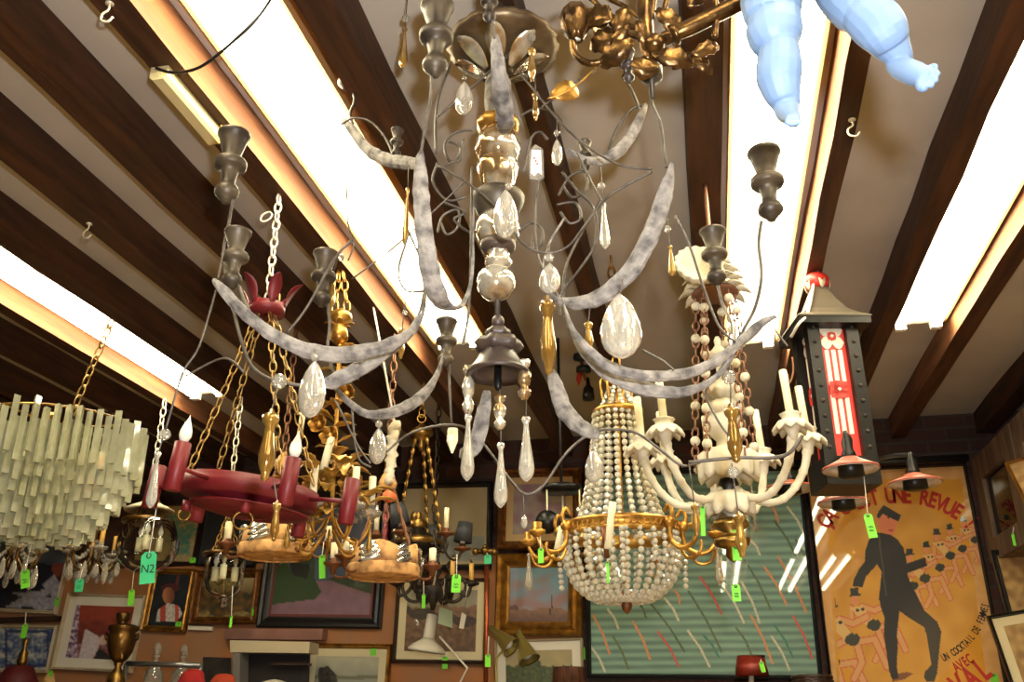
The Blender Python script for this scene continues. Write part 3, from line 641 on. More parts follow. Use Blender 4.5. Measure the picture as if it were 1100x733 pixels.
# ---------------------------------------------------------------- red tole ring chandelier
Y = 2.115
ax = 268
c = P(ax, 535, Y)
t = thing('red_tin_chandelier', c, 'red painted tin ring chandelier with candle sleeves under a red crown', 'chandelier')
s = sc(ax, 535, Y)
def mk(name, f, m='red', parent=None):
    mb = MB(); f(mb); return mb.build(name, m, parent or t)
Rr = 72*s
def ringf(mb):
    mb.lathe(c, [(Rr, -.012), (Rr, .030), (Rr-.004, .030), (Rr-.004, -.010), (Rr*.5, -.014), (Rr*.5, -.018)], 48)
ring = mk('tin_ring', ringf)
mk('tin_dish', lambda mb: mb.lathe(c+Vector((.05*Rr, 0, 0)), [(Rr*.88, -.030), (Rr*.86, -.034), (Rr*.5, -.046), (.004, -.05), (.004, -.046), (Rr*.5, -.042), (Rr*.86, -.030)], 48))
mk('dish_stem', lambda mb: mb.lathe(c, [(.02, -.045), (.02, .0)], 12))
def aim(px, near):
    best = None
    for i in range(360):
        q = PI*i/180
        if (math.sin(q) < 0) != near: continue
        e = abs(proj(c+Vector((math.cos(q), math.sin(q), 0))*Rr*1.62)[0]-px)
        if best is None or e < best[0]: best = (e, q)
    return best[1]
for k, q in enumerate([aim(146, False), aim(190, True), aim(312, True), aim(376, True), aim(322, False), aim(212, False)]):
    d = Vector((math.cos(q), math.sin(q), 0)); p0 = c+d*Rr*.98+Vector((0, 0, .008)); p1 = c+d*(Rr*1.62)+Vector((0, 0, .008))
    arm_ = mk('arm', lambda mb: mb.tube([p0, p1], .0055, 8))
    sl = mk('candle_sleeve', lambda mb: mb.lathe(p1, [(.016, -.056), (.019, -.054), (.019, .054), (.016, .056), (.014, .04)], 20), parent=arm_)
    if k in (1, 2): bulb(p1+Vector((0, 0, .045)), .075, arm_)
    if k in (0, 3, 4, 5): mk('sleeve_socket', lambda mb: mb.lathe(p1, [(.014, .04), (.014, .056)], 14), 'cream', arm_)
for px, py, rr in ((293, 552, 9), (206, 545, 6)):
    pass
for q, rr in ((PI*1.65, .022), (PI*1.2, .014)):
    p = c+Vector((math.cos(q), math.sin(q), 0))*Rr*.85-Vector((0, 0, .035)); 
    mk('hook_ring', lambda mb: mb.torus(p-Vector((0, 0, rr+.02)), rr, .0025, (.3, -1, .2)), 'brass')
    mk('ring_post', lambda mb: mb.tube([p, p-Vector((0, 0, .024))], .011, 10), 'red')
crown = P(287, 328, Y); cs = sc(291, 322, Y)
def crownf(mb):
    R0 = 19*cs; b = Vector((crown.x, Y, crown.z))
    mb.lathe(b, [(R0, -.028), (R0*1.02, .0), (R0*.98, .0), (R0*.9, -.022), (.006, -.024), (.006, -.028)], 24)
crn = mk('crown', crownf)
for k in range(6):
    q = 2*PI*k/6+.2; d = Vector((math.cos(q), math.sin(q), 0)); b = Vector((crown.x, Y, crown.z))+d*19*cs
    mk('crown_point', lambda mb: mb.leaf(b-Vector((0, 0, .01)), Vector((0, 0, 1))+d*.1, d, .075, .036, -.5, .1, 7), parent=crn)
wt = PZ(297, 212, ZB); ct = Vector((crown.x, Y, crown.z))
mk('white_chain', lambda mb: mb.chain(Vector((ct.x, Y, ceil_at(ct.x))), ct+Vector((0, 0, -.02)), .034, .02, .003), 'chainwhite')
mk('swag_link', lambda mb: mb.torus(P(286, 233, Y), .012, .0025, (.2, -1, 0), sx=1.5), 'chainwhite')
mk('hanging_loop', lambda mb: mb.tube([P(300, 330, Y), P(300, 316, Y)], .003, 6), 'chainbrass')
for q in (PI*.86, PI*1.25, PI*.05, PI*1.78):
    d = Vector((math.cos(q), math.sin(q), 0))
    mk('chain', lambda mb: mb.chain(ct+d*.022-Vector((0, 0, .028)), c+d*Rr*.95+Vector((0, 0, .03)), .042, .018, .0022), 'chainbrass')
t.rotation_euler = (0, 0, 0)
TM = Matrix.Translation(ct) @ Matrix.Rotation(math.radians(-1.0), 4, 'Y') @ Matrix.Translation(-ct)
# ring hangs out of true: its own pieces tip to the right about the crown
for o in t.children:
    if o.name.split('.')[0] in ('tin_ring', 'tin_dish', 'dish_stem', 'arm', 'hook_ring', 'ring_post'):
        o.rotation_euler = (math.radians(0), math.radians(7), 0)
# ---------------------------------------------------------------- gilt foliage chandelier behind the red one
Y = 2.6
c = P(356, 540, Y); s = sc(356, 540, Y)
M['yellowgilt'] = mat('yellow_gilt', C8(206, 164, 84), .4, .55, col2=C8(140, 104, 44), scale=30)
t = thing('gilt_foliage_chandelier', c, 'tall gilt chandelier of leafy branches and flowers behind the red ring chandelier', 'chandelier')
mk('stem', lambda mb: mb.tube([P(366, 340, Y), P(364, 400, Y), P(360, 480, Y), P(356, 560, Y)], .007, 8, samp=3), 'gold')
for dx in (-7, 7):
    mk('chain', lambda mb: mb.chain(Vector((P(366+dx*.3, 292, Y).x, Y, ZB)), P(366+dx, 335, Y), .045, .022, .0032), 'gold')
mk('bracket', lambda mb: plathe(mb, 365, Y, [(3, 332), (12, 338), (13, 344), (5, 348), (9, 356), (10, 364), (4, 370)], 16), 'gold')
for k in range(5):
    q = 2*PI*k/5; mk('bracket_spike', lambda mb: mb.leaf(P(365, 352, Y), (math.cos(q), math.sin(q)*.8, .5), (0, 0, 1), .05, .02, .3, .2), 'gold')
random.seed(11)
for k in range(84):                                 # leaves of the upper stem and of the crown of branches
    if k < 22: y0 = 375+k*6.5; q = k*2.4; p = P(362-(y0-395)*.05, y0, Y)
    else: q = k*2.4; y0 = 515+random.uniform(-18, 42); p = P(357, y0, Y)+Vector((math.cos(q), math.sin(q), 0))*random.uniform(.01, .12)
    L = random.uniform(.05, .09)
    mk('leaf', lambda mb: mb.leaf(p, (math.cos(q), math.sin(q), random.uniform(-.1, .9)), (0, 0, 1), L, L*.55, random.uniform(.1, .7), .25, 6, teeth=.12), 'yellowgilt')
for px, py in ((344, 457), (338, 522), (374, 425), (356, 470), (376, 520), (346, 548)):
    p = P(px, py, Y-.04); fl_ = MB()
    for j in range(6):
        q = 2*PI*j/6; fl_.leaf(p, (math.cos(q), -.4, math.sin(q)), (0, -1, 0), .038, .03, -.4, .3, 5)
    fl_.sphere(p-Vector((0, .012, 0)), .012, 8, 6); fl_.build('flower', 'gold', t)
for k in range(6):
    q = 2*PI*k/6+.45; pr = rz(356, Y, [(4, 556), (14, 574), (30, 582), (40, 570), (43, 552)]); pts = radial(c, pr, q)
    ar = mk('arm', lambda mb: mb.tube(pts, .0042, 8, samp=6), 'gold')
    e = pts[-1]; mk('bobeche', lambda mb: mb.lathe(e, [(.01, -.01), (.03, .0), (.034, .012), (.014, .012), (.014, .03), (.01, .03)], 16, scal=lambda q_, i: 1+.1*math.sin(q_*8)), 'crystal', ar)
    candle(e+Vector((0, 0, .02)), .10, .011, ar)
    if k % 3 == 0: mk('pendant', lambda mb: mb.lathe(e-Vector((0, 0, .02)), tprof(DROP, 0, .09, .009), 10), 'goldglass', ar)
    q2 = q+.5; mk('scroll', lambda mb: mb.tube(radial(c, rz(356, Y, [(4, 570), (18, 592), (30, 594), (34, 584), (27, 580)]), q2), .004, 6, samp=6), 'gold')
candle(P(347, 505, Y-.05), .10, .012, t, lean=(.02, 0))
candle(P(320, 480, Y), .12, .009, t, lean=(.008, 0))
t2 = None
# ---------------------------------------------------------------- two birch bark hoop chandeliers
def bark(ax, py, Y, label, seed, cands):
    random.seed(seed); c = P(ax, py, Y); s = sc(ax, py, Y); R = 37*s
    t = thing('bark_hoop_chandelier', c, label, 'chandelier', 'birch bark hoop chandeliers')
    def mk(name, f, m, parent=None):
        mb = MB(); f(mb); return mb.build(name, m, parent or t)
    wob = lambda q, i: 1+.02*math.sin(q*9+i)
    mk('bark_hoop', lambda mb: mb.lathe(c, [(R*.98, -.034), (R*1.0, -.036), (R*1.05, -.03), (R*1.06, -.002), (R*1.03, .006), (R*1.0, .006), (R*.96, -.03)], 40, scal=wob), 'bark')
    mk('bark_bowl', lambda mb: mb.lathe(c, [(R*.97, -.03), (R*.8, -.034), (R*.4, -.036), (.01, -.037), (.01, -.033), (R*.8, -.03), (R*.93, -.026)], 32), 'bark')
    mk('inner_hoop', lambda mb: mb.lathe(c, [(R*1.0, .0), (R*.97, .03), (R*.93, .068), (R*.9, .068), (R*.94, .03), (R*.96, .0)], 40, scal=lambda q, i: 1+.03*math.sin(q*5), zs=lambda q, i: (.012*math.sin(q*4+1) if i in (2, 3) else 0)), 'bark')
    for k in range(6):
        q = 2*PI*k/6+.5; d = Vector((math.cos(q), math.sin(q), 0)); n = Vector((-d.y, d.x, 0))
        mb = MB()
        for j in range(3): mb.leaf(c+d*R*1.04-n*.045+Vector((0, 0, .004+j*.02)), n+Vector((0, 0, .4)), d, .1-j*.018, .028, .35, .3, 6)
        mb.build('silver_leaf_sprig', 'silver', t)
    apex = c+Vector((0, 0, .30))
    for k in range(4):
        q = 2*PI*k/4+.3; d = Vector((math.cos(q), math.sin(q), 0))
        mk('twisted_rod', lambda mb: [mb.tube([c+d*R*.8*(1-u/8)+d*R*.12*(u/8)+Vector((math.cos(u*2+w_)*.004, math.sin(u*2+w_)*.004, .05+.25*u/8)) for u in range(9)], .0045, 6) for w_ in (0, PI)], 'red' if k % 2 else 'rust')
    mk('cap', lambda mb: mb.lathe(apex, [(.03, -.02), (.034, 0), (.02, .03), (.006, .05)], 14), 'bark')
    mk('chain', lambda mb: mb.chain(hangpt(c), apex+Vector((0, 0, .04)), .05, .024, .0034), 'rust')
    for k, (q, h) in enumerate(cands):
        pr = [(R*.95, -.01), (R*1.15, -.03), (R*1.42, -.028), (R*1.5, .0)]
        pts = [Vector((c.x+math.cos(q)*r, c.y+math.sin(q)*r, c.z+z)) for r, z in pr]
        ar = mk('arm', lambda mb: mb.tube(pts, .005, 8, samp=5), 'brownmetal'); e = pts[-1]
        mk('drip_cup', lambda mb: mb.lathe(e, [(.008, -.02), (.012, 0), (.032, .012), (.036, .02), (.018, .018), (.014, .034), (.01, .034)], 18), 'brownmetal', ar)
        candle(e+Vector((0, 0, .02)), h, .013, ar)
bark(296, 588, 3.1, 'birch bark hoop chandelier with silver leaves below the red ring chandelier', 3, [(PI*1.02, .075), (PI*.12, .06), (PI*1.82, .06), (PI*.6, .05)])
bark(412, 610, 3.15, 'birch bark hoop chandelier with silver leaves in front of the road painting', 5, [(PI*1.03, .07), (PI*1.35, .06), (PI*.2, .06), (PI*.6, .06)])
# fabric sleeved chain between the two
a, b = P(424, 455, 2.9), P(418, 520, 2.9)
t = thing('fabric_chain_cover', a, 'cream gathered fabric sleeve over a chain beside a clear teardrop', 'chain sleeve')
random.seed(4)
pts, rr = [], []
for k in range(24):
    u = k/23; pts.append(a.lerp(b, u)+Vector((math.sin(k*1.7)*.004, 0, 0))); rr.append((.017 if k % 2 else .024)*(1-.35*u))
mb = MB(); mb.tube(pts, rr, 12, jag=.2); mb.build('gathered_fabric', 'ivory', t)
mb = MB(); mb.tube([hangpt(a), a], .004, 8); mb.build('cord', 'string', t)
mb = MB(); mb.chain(b, P(414, 560, 2.9), .04, .02, .003); mb.build('chain', 'rust', t)
mb = MB(); plathe(mb, 418, 2.9, [(2, 526), (7, 530), (8, 536), (3, 540)], 12); mb.build('orange_cap', mat('orange_cap', C8(206, 96, 50), .5), t)
# ---------------------------------------------------------------- black and brass chandelier with black shades
def mkt(t):
    def mk(name, f, m, parent=None):
        mb = MB(); f(mb); return mb.build(name, m, parent or t)
    return mk
Y = 3.7; ax = 452
c = P(ax, 585, Y); s = sc(ax, 585, Y)
t = thing('empire_chandelier', c, 'black and brass chandelier with small black shades on curled arms', 'chandelier'); mk = mkt(t)
mk('bowl', lambda mb: plathe(mb, ax-4, Y, [(7, 566), (10, 572), (24, 580), (29, 585), (26, 590), (12, 597), (3, 600), (2, 604)], 28), 'blacksat')
mk('gilt_band', lambda mb: plathe(mb, ax-4, Y, [(24, 579), (30, 583), (30, 586), (26, 588)], 28), 'brass')
mk('crown', lambda mb: plathe(mb, ax-4, Y, [(4, 556), (8, 560), (10, 566), (7, 570)], 20, scal=lambda q, i: 1+.2*abs(math.sin(q*4)) if i == 0 else 1), 'brass')
for k in range(6):
    q = 2*PI*k/6; p = P(ax-4, 562, Y)+Vector((math.cos(q)*.022, math.sin(q)*.022, 0)); mk('crown_leaf', lambda mb: mb.leaf(p, (math.cos(q)*.5, math.sin(q)*.5, 1), (-math.cos(q), -math.sin(q), .3), .04, .024, -.6, .3), 'brass')
capy = P(453, 466, Y)
mk('top_cap', lambda mb: plathe(mb, 453, Y, [(2, 455), (4, 458), (11, 462), (13, 466), (9, 470), (3, 474), (4, 480), (2, 484)], 20), 'brass')
mk('top_loop', lambda mb: mb.torus(P(453, 450, Y), .018, .004, (.3, -1, 0)), 'brass')
mk('chain', lambda mb: mb.chain(hangpt(capy), P(453, 448, Y), .05, .026, .0036), 'brass')
for q in (PI*1.12, PI*1.88, PI*.5):
    e = radial(c, rz(ax-4, Y, [(26, 575)]), q)[0]; b = capy+Vector((math.cos(q)*.025, math.sin(q)*.025, -.01))
    def f(mb):
        for k in range(9):
            u0, u1 = k/9, (k+1)/9; p0, p1 = b.lerp(e, u0), b.lerp(e, u1)
            mb.tube([p0, p0.lerp(p1, .5), p1], [.004, .011, .004], 6, ab=(1, .5))
            mb.torus(p1, .006, .0022, (1, k % 2, 0), n=8, m=4)
    mk('ornate_chain', f, 'brass')
shade_at = {0: 1, 2: 1, 3: 1}
def aimr(R, z, px, near):
    best = None
    for i in range(360):
        q = PI*i/180
        if (math.sin(q) < 0) != near: continue
        e = abs(proj(Vector((c.x+math.cos(q)*R, c.y+math.sin(q)*R, z)))[0]-px)
        if best is None or e < best[0]: best = (e, q)
    return best[1]
Re, ze = rz(ax-4, Y, [(58, 584)])[0]
for k, q in enumerate([aimr(Re, ze, 430, True), aimr(Re, ze, 479, True), aimr(Re, ze, 497, False), aimr(Re, ze, 464, False), aimr(Re, ze, 404, True), aimr(Re, ze, 424, False)]):
    pts = radial(c, rz(ax-4, Y, [(22, 586), (32, 590), (36, 580), (32, 574), (30, 580), (38, 594), (50, 596), (58, 584)]), q)
    ar = mk('arm', lambda mb: mb.tube(pts, .0055, 8, samp=6), 'iron'); e = pts[-1]
    mk('drip_pan', lambda mb: mb.lathe(e, [(.006, -.014), (.012, -.006), (.036, .0), (.038, .006), (.014, .006), (.014, .024), (.01, .024)], 18), 'brownmetal', ar)
    candle(e+Vector((0, 0, .02)), .085, .010, ar)
    if k in (0, 2, 3):
        q2 = Matrix.Rotation(math.radians([-14, 0, 8, 2][k]), 3, 'Y')
        mk('black_shade', lambda mb: mb.lathe(e+Vector((0, 0, .03)), [(.040, 0), (.031, .086), (.029, .086), (.038, .0)], 24, mtx=q2), mat('black_shade', C8(44, 44, 46), .6), ar)
# ---------------------------------------------------------------- black iron chandelier below it
Y = 4.3; ax = 466
c = P(ax, 636, Y)
t = thing('wrought_iron_chandelier', c, 'black wrought iron scroll chandelier in front of the horse field picture', 'chandelier'); mk = mkt(t)
mk('centre_stem', lambda mb: plathe(mb, ax, Y, [(2, 560), (2, 596), (6, 604), (9, 614), (5, 622), (10, 632), (11, 640), (4, 648), (2, 656)], 16), 'iron')
mk('chain', lambda mb: mb.chain(hangpt(c), P(ax, 560, Y), .05, .024, .0036), 'iron')
for k in range(6):
    q = 2*PI*k/6+.25
    pts = radial(c, rz(ax, Y, [(6, 634), (16, 646), (28, 644), (34, 630), (30, 622), (24, 628), (28, 636), (36, 640), (40, 628)]), q)
    ar = mk('arm', lambda mb: mb.tube(pts, .008, 8, samp=6), 'iron'); e = pts[-1]
    mk('drip_pan', lambda mb: mb.lathe(e, [(.006, -.012), (.034, .0), (.036, .008), (.014, .006), (.012, .02)], 16, scal=lambda q_, i: 1+.12*math.sin(q_*6)), 'iron', ar)
    candle(e+Vector((0, 0, .012)), .085, .0115, ar, mat('amber_sleeve', C8(226, 176, 88), .5)); bulb(e+Vector((0, 0, .097)), .04, ar, 'clear')
    pts = radial(c, rz(ax, Y, [(8, 630), (18, 618), (26, 612), (22, 604), (16, 610), (20, 616)]), q+.5)
    mk('scroll', lambda mb: mb.tube(pts, .007, 8, samp=6), 'iron')
# small silver framed mirror plate hanging by it
Y = 4.0; t = thing('hanging_mirror_plate', P(461, 604, Y), 'narrow silver framed mirror plate hanging under the black and brass chandelier', 'mirror'); mk = mkt(t)
q4 = [(449, 628), (466, 629), (472, 592), (458, 591)]
mk('mirror_glass', lambda mb: mb.extrude([P(x, y, Y) for x, y in q4], (0, .006, 0)), mat('mirror_plate', C8(190, 186, 180), .08, 1))
mk('silver_frame', lambda mb: mb.tube([P(x, y, Y-.004) for x, y in q4], .0055, 6, closed=True), 'silver')
mk('hanging_wire', lambda mb: mb.tube([P(465, 592, Y), hangpt(P(465, 592, Y))], .002, 6), 'wire')
# ---------------------------------------------------------------- crystal basket chandelier
Y = 2.9; ax = 667
c = P(ax, 575, Y); s = sc(ax, 575, Y)
t = thing('crystal_basket_chandelier', c, 'gilt ring chandelier with a tent and basket of clear crystal bead strands', 'chandelier'); mk = mkt(t)
M['beadglass'] = mat('cut_crystal_bead', C8(255, 250, 230), .03, trans=.5, ior=1.55, col2=C8(252, 240, 208), scale=60, spec=1)
def beads(name, pts, r=.0098, step=.0222):
    path, _ = smoothpath([Vector(p) for p in pts], 1, 8); d = 0; mb = MB(); acc = 0; nxt = 0
    for i in range(len(path)-1):
        seg = (path[i+1]-path[i]).length
        while nxt <= acc+seg:
            p = path[i].lerp(path[i+1], (nxt-acc)/max(seg, 1e-6)); mb.sphere(p, r, 7, 5, smooth=False); nxt += step
        acc += seg
    mb.tube(path[::4]+[path[-1]], .0012, 4)
    return mb.build(name, 'beadglass', t)
for k in range(10):
    q = 2*PI*k/10; beads('bead_strand', radial(P(663, 420, Y), rz(663, Y, [(7, 414), (12, 425), (20, 440)]), q), .0085, .018)
for k in range(20):
    q = 2*PI*k/20+.06; beads('bead_strand', radial(P(664, 500, Y), rz(665, Y, [(23, 447), (26, 475), (32, 510), (40, 545), (50, 570)]), q))
for k in range(27):
    q = 2*PI*k/27; beads('basket_strand', radial(c, rz(ax, Y, [(61, 578), (63, 592), (60, 610), (50, 630), (32, 644), (12, 646)]), q))
for k in range(12):
    q = 2*PI*k/12+.1; beads('hanging_strand', radial(c, rz(ax, Y, [(65, 580), (67, 600), (66, 634 if k % 3 == 0 else 606)]), q), .0085, .018)
mk('gilt_ring', lambda mb: mb.lathe((c.x, Y, 0), rz(ax, Y, [(58, 580), (63, 579), (64, 576), (62, 573), (63, 569), (65, 567), (63, 564), (58, 564), (57, 572)]), 64), 'gold')
def fret(mb):
    for k in range(60):
        q = 2*PI*k/60; p = radial(c, rz(ax, Y, [(63.5, 571.5)]), q)[0]
        mb.torus(p, .0085, .0018, (math.cos(q), math.sin(q), 0), n=8, m=4, sx=1.3)
mk('ring_fretwork', fret, 'gold')
mk('small_gilt_ring', lambda mb: mb.lathe((P(664, 442, Y).x, Y, 0), rz(664, Y, [(20, 447), (25, 446), (26, 442), (24, 440), (20, 440)]), 40, scal=lambda q, i: 1+.05*abs(math.sin(q*10))), 'gold')
mk('crown', lambda mb: mb.lathe((P(662, 410, Y).x, Y, 0), rz(662, Y, [(6, 418), (9, 416), (11, 408), (10, 406), (7, 412), (5, 418)]), 24, scal=lambda q, i: 1+.12*abs(math.sin(q*5)) if i in (2, 3) else 1), 'gold')
for k in range(6):
    q = 2*PI*k/6; p = radial(P(662, 412, Y), rz(662, Y, [(9, 414), (14, 406), (17, 412), (15, 432), (14, 442)]), q); mk('crown_scroll', lambda mb: mb.tube(p, .004, 6, samp=5), 'gold')
mk('stem', lambda mb: mb.tube([P(662, 395, Y), P(664, 450, Y), P(668, 560, Y), P(673, 640, Y)], .006, 10), 'gold')
mk('finial', lambda mb: plathe(mb, 673, Y, [(3, 634), (12, 639), (13, 642), (4, 645), (6, 650), (5, 655), (1, 660)], 18), 'brownmetal')
mk('chain', lambda mb: mb.chain(hangpt(P(662, 396, Y)), P(662, 396, Y), .05, .024, .0035), 'gold')
for k, q in enumerate([PI*1.02, PI*1.2, PI*1.97, PI*1.8, PI*.35, PI*.65]):
    ar = mk('arm', lambda mb: mb.tube(radial(c, rz(ax, Y, [(60, 560), (66, 552), (70, 562), (66, 574), (68, 590), (80, 599), (94, 596), (100, 586), (100, 580)]), q), [.005, .006, .007, .008, .008, .008, .007, .006, .006], 8, samp=5), 'gold')
    e = radial(c, rz(ax, Y, [(100, 580)]), q)[0]
    mk('candle_cup', lambda mb: mb.lathe(e, [(.008, -.014), (.022, -.004), (.026, .006), (.014, .008), (.014, .03), (.01, .03)], 16), 'gold', ar)
    if k in (0, 2): mk('pendant', lambda mb: mb.lathe(e-Vector((0, 0, .035)), tprof(DROP, 0, .115, .012), 10), 'crystal', ar)
    mk('arm_scroll', lambda mb: mb.tube(radial(c, rz(ax, Y, [(72, 596), (80, 608), (92, 607), (97, 598), (96, 592)]), q+.12), .005, 6, samp=5), 'gold', ar)
    mk('arm_mask', lambda mb: mb.sphere(radial(c, rz(ax, Y, [(66, 570)]), q)[0], .018, 10, 8), 'gold', ar)
for px, y0, y1, Yd in ((653, 540, 590, 2.72), (598, 566, 594, 2.85)):
    e = P(px, y1, Yd); candle(e, P(px, y0, Yd).z-e.z, .0115, t, lean=(.02, 0))
mk('inner_bracket', lambda mb: mb.tube([P(648, 566, 2.72), P(650, 580, 2.72), P(652, 600, 2.74)], .008, 8), 'brownmetal')
# ---------------------------------------------------------------- white carved chandelier
Y = 2.3; ax = 782
c = P(ax, 530, Y); s = sc(ax, 530, Y)
t = thing('carved_white_chandelier', c, 'ivory painted carved wood chandelier with scalloped candle cups left of the red lantern', 'chandelier'); mk = mkt(t)
col = [(2, 362), (4, 366), (3, 371), (6, 375), (13, 381), (14, 384), (4, 388), (4, 402), (5, 410)]
mk('canopy_finial', lambda mb: plathe(mb, 772, Y, col, 24), 'ivory')
mk('petal_collar', lambda mb: plathe(mb, 776, Y, [(4, 408), (15, 416), (21, 422), (19, 426), (8, 432)], 36, scal=lambda q, i: 1+(.14*math.sin(q*9) if 0 < i < 4 else 0)), 'ivory')
mk('petal_collar', lambda mb: plathe(mb, 778, Y, [(8, 428), (18, 436), (22, 442), (18, 446), (10, 448)], 36, scal=lambda q, i: 1+(.12*math.sin(q*8) if 0 < i < 4 else 0)), 'ivory')
mk('column', lambda mb: plathe(mb, 779, Y, [(8, 440), (15, 446), (20, 455), (17, 466), (10, 474), (11, 482), (14, 488)], 28), 'ivory')
mk('leaf_skirt', lambda mb: plathe(mb, 782, Y, [(10, 482), (24, 485), (30, 490), (31, 498), (31, 508), (29, 513), (20, 508), (10, 506)], 72, scal=lambda q, i: 1+(.08*abs(math.sin(q*6)) if 0 < i < 6 else 0), zs=lambda q, i: (-.012*abs(math.sin(q*6)) if i in (4, 5) else 0)), 'ivory')
mk('black_hub', lambda mb: plathe(mb, 783, Y, [(9, 515), (11, 520), (11, 528), (9, 532)], 20), 'black')
mk('leaf_skirt', lambda mb: plathe(mb, 784, Y, [(10, 528), (20, 531), (25, 537), (25, 545), (23, 550), (14, 548), (6, 552), (4, 556)], 72, scal=lambda q, i: 1+(.1*abs(math.sin(q*5)) if 0 < i < 5 else 0), zs=lambda q, i: (-.014*abs(math.sin(q*5)) if i in (3, 4) else 0)), 'ivory')
# brass underneath
mk('brass_base', lambda mb: plathe(mb, 786, Y, [(6, 556), (18, 560), (20, 566), (8, 572), (12, 578), (20, 580), (18, 586), (7, 590), (8, 598), (2, 604)], 24, scal=lambda q, i: 1+(.05*math.sin(q*9) if i in (1, 2, 5, 6) else 0)), 'brass')
for k, q in enumerate([PI*1.0, PI*1.26, PI*.77, 0, -PI*.22, PI*.33, PI*.55]):
    pr = rz(ax, Y, [(12, 528), (30, 540), (52, 541), (70, 527), (82, 505), (87, 480)])
    pts = radial(c, pr, q)
    def armf(mb):
        path, rs = smoothpath(pts, [.0085, .009, .009, .009, .0095, .011], 8)
        mb.tube(path, [r*(1+(.22 if i % 6 == 0 else 0)) for i, r in enumerate(rs)], 12)
    ar = mk('arm', armf, 'ivory'); e = pts[-1]
    sw = lambda q_, i: 1+(.09*math.sin(q_*10) if i in (2, 3, 4) else 0)
    mk('candle_cup', lambda mb: mb.lathe(e, [(.010, -.03), (.013, -.012), (.018, .0), (.03, .003), (.043, .0), (.045, .006), (.032, .016), (.02, .018), (.022, .03), (.026, .034), (.018, .038), (.01, .036)], 60, scal=lambda q_, i: 1+(.07*math.sin(q_*10) if i in (3, 4, 5) else (.05*math.sin(q_*8) if i in (8, 9) else 0)), zs=lambda q_, i: (-.006-.006*math.sin(q_*10) if i in (4, 5) else 0)), 'ivory', ar)
    candle(e+Vector((0, 0, .03)), .115, .0095, ar, lean=(-.006, 0))
plate = P(768, 316, Y)
mk('canopy_plate', lambda mb: mb.lathe(plate, [(.004, .012), (.055, .01), (.062, .0), (.055, -.006), (.004, -.008)], 28), 'rust')
def leafy(mb):
    for lay, (n, z, r, L) in enumerate([(10, .0, .05, .06), (10, .028, .045, .055), (8, .056, .035, .05), (6, .08, .02, .04)]):
        for k in range(n):
            q = 2*PI*k/n+lay*.3; d = Vector((math.cos(q), math.sin(q), 0))
            mb.leaf(plate+d*r*.5+Vector((0, 0, z)), d+Vector((0, 0, .5)), (0, 0, 1), L, .04, .6, .3, 6, th=.004)
mk('leaf_canopy', leafy, 'ivory')
def shell(mb):
    b = P(748, 297, 2.2); vs = []
    mb.lathe(b, [(.012, 0), (.03, .006), (.05, .02), (.062, .045), (.06, .05), (.045, .03), (.02, .014), (.01, .01)], 64, mtx=Matrix.Rotation(math.radians(70), 3, 'X') @ Matrix.Rotation(.2, 3, 'Y'), scal=lambda q, i: 1+.05*math.sin(q*16))
mk('shell_rosette', shell, 'ivory')
hz = hangpt(plate); mk('hanging_rod', lambda mb: mb.tube([plate, hz], .006, 8), 'rust')
for k, q in enumerate([PI*1.02, PI*1.3, PI*1.72, -.05, PI*.4, PI*.7]):
    b = plate+Vector((math.cos(q), math.sin(q), 0))*.05-Vector((0, 0, .005)); e = radial(c, rz(ax, Y, [(32, 500)]), q)[0]
    chn = mk('ball_chain', lambda mb: mb.chain(b, e, .03, .016, .0026, n=8, m=4), 'rust')
    for j in range(5):
        p = b.lerp(e, .06+j*.2+.05*(k % 2)); mk('white_ball', lambda mb: mb.sphere(p, .0125, 12, 8), 'ivory', chn)
# ---------------------------------------------------------------- red and black lantern
Y = 2.9
th_ = math.radians(-9)
c = P(895, 430, Y); s = sc(895, 430, Y)
t = thing('red_lantern', c, 'tall square black studded lantern with red and white fretwork panels under a pagoda roof', 'lantern'); mk = mkt(t)
RZm = Matrix.Rotation(math.radians(12), 3, 'Z')
zt, zb = P(896, 352, Y).z-c.z, P(908, 498, Y).z-c.z
HW = 27*s
def L(x, y, z): return c+RZm @ Vector((x, y, z))
for sx in (-1, 1):
    for sy in (-1, 1):
        po = mk('corner_post', lambda mb: mb.box(L(sx*(HW-.018), sy*(HW-.018), (zt+zb)/2), (.038, .038, zt-zb), RZm), 'blacksat')
        for j in range(9 if sy < 0 else 0):
            z = zb+.03+(zt-zb-.06)*j/8
            mk('rivet', lambda mb: mb.sphere(L(sx*(HW-.018), sy*(HW+.001), z), .007, 8, 6), 'iron', po)
PWd = HW-.036
M['milk'] = mat('milky_panel', C8(236, 224, 206), .4, trans=.15)
